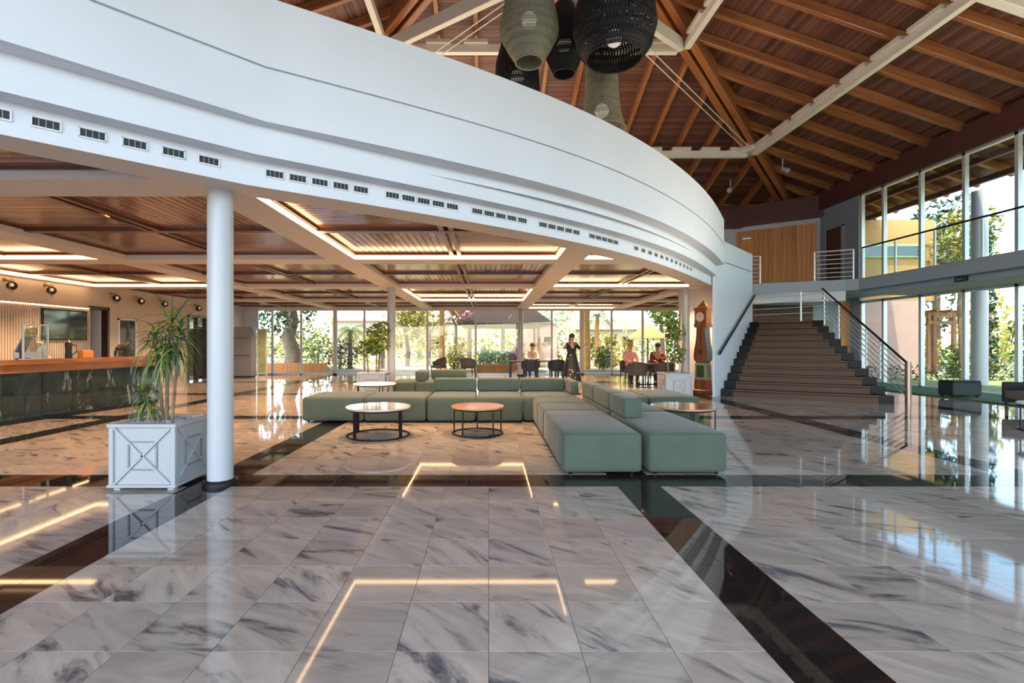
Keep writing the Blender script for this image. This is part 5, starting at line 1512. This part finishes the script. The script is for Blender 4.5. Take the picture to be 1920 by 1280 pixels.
for i, (x, r) in enumerate(((-9.3, .45), (-8.7, .35), (-8.2, .3))):
    t = thing('garden_rock', ['largest pale garden rock behind the low brick wall', 'middle pale garden rock behind the low brick wall', 'smallest pale garden rock behind the low brick wall'][i], 'rock', (x, 25.7, -0.06), i * 1.1)
    m = MB(); m.lathe([(r, 0), (r * 1.1, r * .3), (r * .8, r * .7), (r * .3, r * .95)], 9, sq=.7); m.build('rock', M['render_white'], t)
palm('slim young palm with pale fronds beyond the thick window post', -7.7, 27.0, 2.2, 'leaf_green', 'bark', 11, 1.2)
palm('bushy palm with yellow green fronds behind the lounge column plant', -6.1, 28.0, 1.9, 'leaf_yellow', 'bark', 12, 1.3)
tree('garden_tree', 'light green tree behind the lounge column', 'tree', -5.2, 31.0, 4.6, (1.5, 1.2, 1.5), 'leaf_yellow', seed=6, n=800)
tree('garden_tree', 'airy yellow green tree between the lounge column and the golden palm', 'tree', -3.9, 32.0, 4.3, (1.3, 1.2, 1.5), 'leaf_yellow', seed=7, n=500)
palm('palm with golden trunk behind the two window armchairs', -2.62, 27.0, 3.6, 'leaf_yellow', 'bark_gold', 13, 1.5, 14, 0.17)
tree('flowering_tree', 'tree with pink blossom beside the thatched shelter', 'tree', -1.75, 28.0, 4.1, (0.9, 0.8, 0.8), 'pink', 'bark', 0.09, seed=8, n=600, size=0.12)
bush('garden_bush', 'bright yellow bush below the pink blossom tree', -1.75, 26.8, (0.55, 0.5, 1.1), 'leaf_yellow', 14)
# thatched open shelter
t = thing('thatched_shelter', 'open wooden shelter with dark thatched roof and pale beams', 'shelter', (0.9, 30.5, -0.05))
for a in (-2.1, 0.0, 2.1):
    for b in (-1.3, 1.3): one('tube', [(a, b, 0), (a, b, 2.5)], 0.09, 8).build('post', M['render_cream'], t, smooth=True)
for b in (-1.4, 1.4): one('box', -2.5, 2.5, b - .07, b + .07, 2.42, 2.58).build('beam', M['render_cream'], t)
for a in (-2.0, -1.0, 0, 1.0, 2.0): one('box', a - .05, a + .05, -1.7, 1.7, 2.58, 2.70).build('cross_beam', M['render_cream'], t)
m = MB(); m.hexa([(-2.9, -2.1, 2.65), (2.9, -2.1, 2.65), (2.9, 2.1, 2.65), (-2.9, 2.1, 2.65), (-1.4, -.2, 4.0), (1.4, -.2, 4.0), (1.4, .2, 4.0), (-1.4, .2, 4.0)]); m.build('thatched_roof', M['thatch'], t)
for i, x in enumerate((-.25, .45, 1.1)):
    bush('agave', ['pale green agave at the end of the second brick wall', 'pale green agave in the middle behind the second brick wall', 'pale green agave next to the pink flowering bush'][i], x, 26.2, (0.5, 0.45, 1.0), 'leaf_pale', 20 + i, 260, 0.14, cat='agave')
bush('flowering_bush', 'rounded bush with pink flowers beside the white window column', 1.45, 25.9, (0.45, 0.4, 1.1), 'pink', 24, 420, 0.08)
def house(label, x0, x1, y, h, mat, roof_h=0.35, wins=()):
    t = thing('garden_house', label, 'building', ((x0 + x1) / 2, y, -0.05))
    L_ = x1 - x0
    one('box', -L_ / 2, L_ / 2, 0, 4.0, 0, h).build('wall', M[mat], t)
    one('box', -L_ / 2 - .25, L_ / 2 + .25, -.25, 4.25, h, h + roof_h).build('roof', M['render_white'], t)
    for x, z, a, b in wins:
        f_ = one('box', x - a, x + a, -.04, .02, z, z + b).build('window', M['render_white'], t)
        one('box', x - a + .07, x + a - .07, -.055, -.03, z + .07, z + b - .07).build('pane', M['glass_dark'], f_)
    return t
house('white garden building behind the golden palm', -5.2, -1.0, 38, 3.1, 'render_white', 0.3, ((-1.0, .9, .5, 1.2), (.8, .9, .5, 1.2)))
house('pink garden building behind the seated person in white', 2.67, 4.72, 33.6, 2.85, 'render_pink', 0.12, ((0.35, 1.5, .3, .5),))
house('long white building behind the garden trees near the lounge column', -13.5, -6.2, 42, 3.4, 'render_white', 0.3, ((-2, 1, .5, 1.3), (0, 1, .5, 1.3), (2, 1, .5, 1.3)))
house('white building with ochre canopy behind the table near the bamboo planter', 7.2, 12.5, 40, 2.6, 'render_white', 0.8, ((-1.5, .9, .5, 1.2), (.2, .9, .5, 1.2), (1.6, .9, .5, 1.2)))
palm('tall palm with golden trunk beside the standing person', 5.35, 26.6, 3.9, 'leaf_yellow', 'bark_gold', 15, 1.7, 16, 0.20)
palm('drooping olive palm next to the tall golden palm', 6.95, 31.2, 3.3, 'leaf_green', 'bark_gold', 16, 1.5, 16, 0.15)
bush('garden_bush', 'round bright green bush below the drooping olive palm', 6.1, 26.0, (0.55, 0.5, 1.05), 'leaf_green', 17)
bush('garden_bush', 'low yellow bush on the garden edge beyond the near dining table', 7.2, 28.5, (0.8, 0.6, 0.9), 'leaf_yellow', 18)
t = thing('thatched_parasol', 'ochre thatched parasol in the garden behind the near dining table', 'parasol', (9.0, 27.5, -0.05))
one('tube', [(0, 0, 0), (0, 0, 2.4)], 0.05, 8).build('pole', M['bark'], t)
one('lathe', [(1.15, 1.75), (1.1, 1.82), (0.5, 2.25), (0.05, 2.55)], 20).build('canopy', M['bark_gold'], t, smooth=True)
tree('garden_tree', 'loose green tree behind the ochre parasol', 'tree', 10.9, 30.5, 4.8, (1.2, 1.0, 1.4), 'leaf_green', seed=19, n=700)
tree('garden_tree', 'broad yellow green tree far behind the long dining table', 'tree', 2.6, 44, 5.8, (2.2, 1.6, 1.6), 'leaf_yellow', seed=21, n=900)
tree('garden_tree', 'broad pale green tree far behind the tall golden palm', 'tree', 7.0, 50, 5.8, (3.0, 2.0, 1.9), 'leaf_pale', seed=22, n=900, size=.2)
tree('garden_tree', 'broad pale green tree far behind the rocks', 'tree', -9.5, 52, 6.6, (3.6, 2.4, 2.2), 'leaf_pale', seed=23, n=900, size=.2)
m = MB(); rr = random.Random(79)
for k in range(44):
    if 1.9 < -17 + k * 0.78 < 5.6: continue
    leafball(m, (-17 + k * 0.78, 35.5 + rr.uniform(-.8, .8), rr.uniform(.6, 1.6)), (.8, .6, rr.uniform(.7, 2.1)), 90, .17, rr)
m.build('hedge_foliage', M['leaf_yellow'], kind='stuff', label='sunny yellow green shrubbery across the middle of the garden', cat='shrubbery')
m = MB(); rr = random.Random(77)
for k in range(26):
    leafball(m, (-34 + k * 2.7, 60 + rr.uniform(-2, 2), 0.9), (2.2, 1.2, rr.uniform(1.6, 3.2)), 130, .35, rr)
m.build('hedge_foliage', M['leaf_green'], kind='stuff', label='long green hedge far behind the whole garden', cat='hedge')

# ================================================================== GARDEN BEYOND THE EAST GLAZING
t = thing('ochre_wing', 'ochre rendered wing of the building outside the upper glazing', 'building', (0, 0, 0))
m = MB(); m.box(13.95, 18.2, 20.4, 24.0, -0.3, 3.2); m.build('lower_wall', M['render_pink'], t)
m = MB(); m.box(13.95, 18.7, 20.4, 24.0, 3.2, 6.6); m.build('upper_wall', M['render_ochre'], t)
m = MB(); m.box(13.9, 15.5, 20.3, 20.4, 0.0, 3.0); m.build('cream_panel', M['render_cream'], t)
f_ = one('box', 15.4, 18.1, 20.32, 20.42, 5.0, 5.55).build('window', M['leaf_pale'], t)
one('box', 15.5, 17.0, 20.30, 20.33, 5.08, 5.47).build('pane', M['glass_dark'], f_)
one('box', 17.08, 18.0, 20.30, 20.33, 5.08, 5.47).build('pane', M['glass_dark'], f_)
tree('garden_tree', 'large dark leafed tree behind the wooden pergola outside the glazing', 'tree', 23.6, 25.6, 9.3, (2.2, 2.0, 3.6), 'leaf_dark', 'bark', 0.22, seed=31, n=2600, size=.17)
tree('garden_tree', 'tall sunlit yellow green tree in front of the dark tree outside the glazing', 'tree', 19.4, 19.9, 7.3, (1.2, 1.0, 1.5), 'leaf_yellow', 'bark', 0.10, seed=32, n=1300, size=.12)
t = thing('cypress', 'narrow dark cypress just beyond the white garden column', 'tree', (19.6, 19.2, -0.05))
m = MB(); rr = random.Random(41)
for k in range(9): leafball(m, (0, 0, 0.6 + k * .62), (.42 * (1 - .05 * k), .42 * (1 - .05 * k), .6), 130, .10, rr)
m.build('foliage', M['leaf_dark'], t, kind='stuff'); one('tube', [(0, 0, 0), (0, 0, 5)], [.1, .04], 8).build('trunk', M['bark'], t)
t = thing('wooden_pergola', 'brown wooden pergola in front of the dark tree outside', 'pergola', (21.0, 21.3, -0.05))
for a in (-1.5, -.3, .9):
    for b in (0, 1.6): one('box', a - .07, a + .07, b - .07, b + .07, 0, 2.75).build('post', M['pergola'], t)
for z in (2.3, 2.68): one('box', -1.8, 1.2, -.06, .06, z, z + .14).build('beam', M['pergola'], t)
one('box', -1.8, 1.2, 1.54, 1.66, 2.68, 2.82).build('beam', M['pergola'], t)
for k in range(5): one('box', -1.6 + k * .6 - .04, -1.6 + k * .6 + .04, -.3, 1.9, 2.82, 2.92).build('rafter', M['pergola'], t)
m = MB(); rr = random.Random(52)
for k in range(13): leafball(m, (15.3 + k * .9, 19.3 - .1 * k + rr.uniform(-.2, .2), .22), (.6, .35, .34), 150, .07, rr)
m.build('low_hedge', M['leaf_dark'], kind='stuff', label='low dark green hedge along the lawn outside the glazing', cat='hedge')
bush('garden_bush', 'yellow leafy bush behind the wooden pergola', 21.2, 24.0, (1.3, .6, 1.6), 'leaf_yellow', 53)
bush('garden_bush', 'olive bush at the foot of the wooden pergola near the pink wall', 19.45, 20.35, (.55, .45, 1.1), 'leaf_green', 54)
bush('garden_bush', 'large yellow green shrub beyond the cypress', 24.6, 23.5, (1.9, 1.2, 3.2), 'leaf_yellow', 55, 900, .14)
palm('low spiky palm in front of the large yellow green shrub', 22.6, 20.2, .9, 'leaf_green', 'bark', 56, 1.3, 18, .14)
bush('garden_bush', 'dark blue green shrub at the end of the glazing', 19.6, 17.3, (.8, .7, 2.5), 'leaf_dark', 57, 800, .12)
m = MB(); rr = random.Random(78)
for k in range(22):
    leafball(m, (34 + rr.uniform(-1, 1), -8 + k * 2.6, 0.8), (1.4, 2.0, rr.uniform(1.0, 2.0)), 110, .3, rr)
m.build('hedge_foliage', M['leaf_green'], kind='stuff', label='green hedge far beyond the east lawn', cat='hedge')
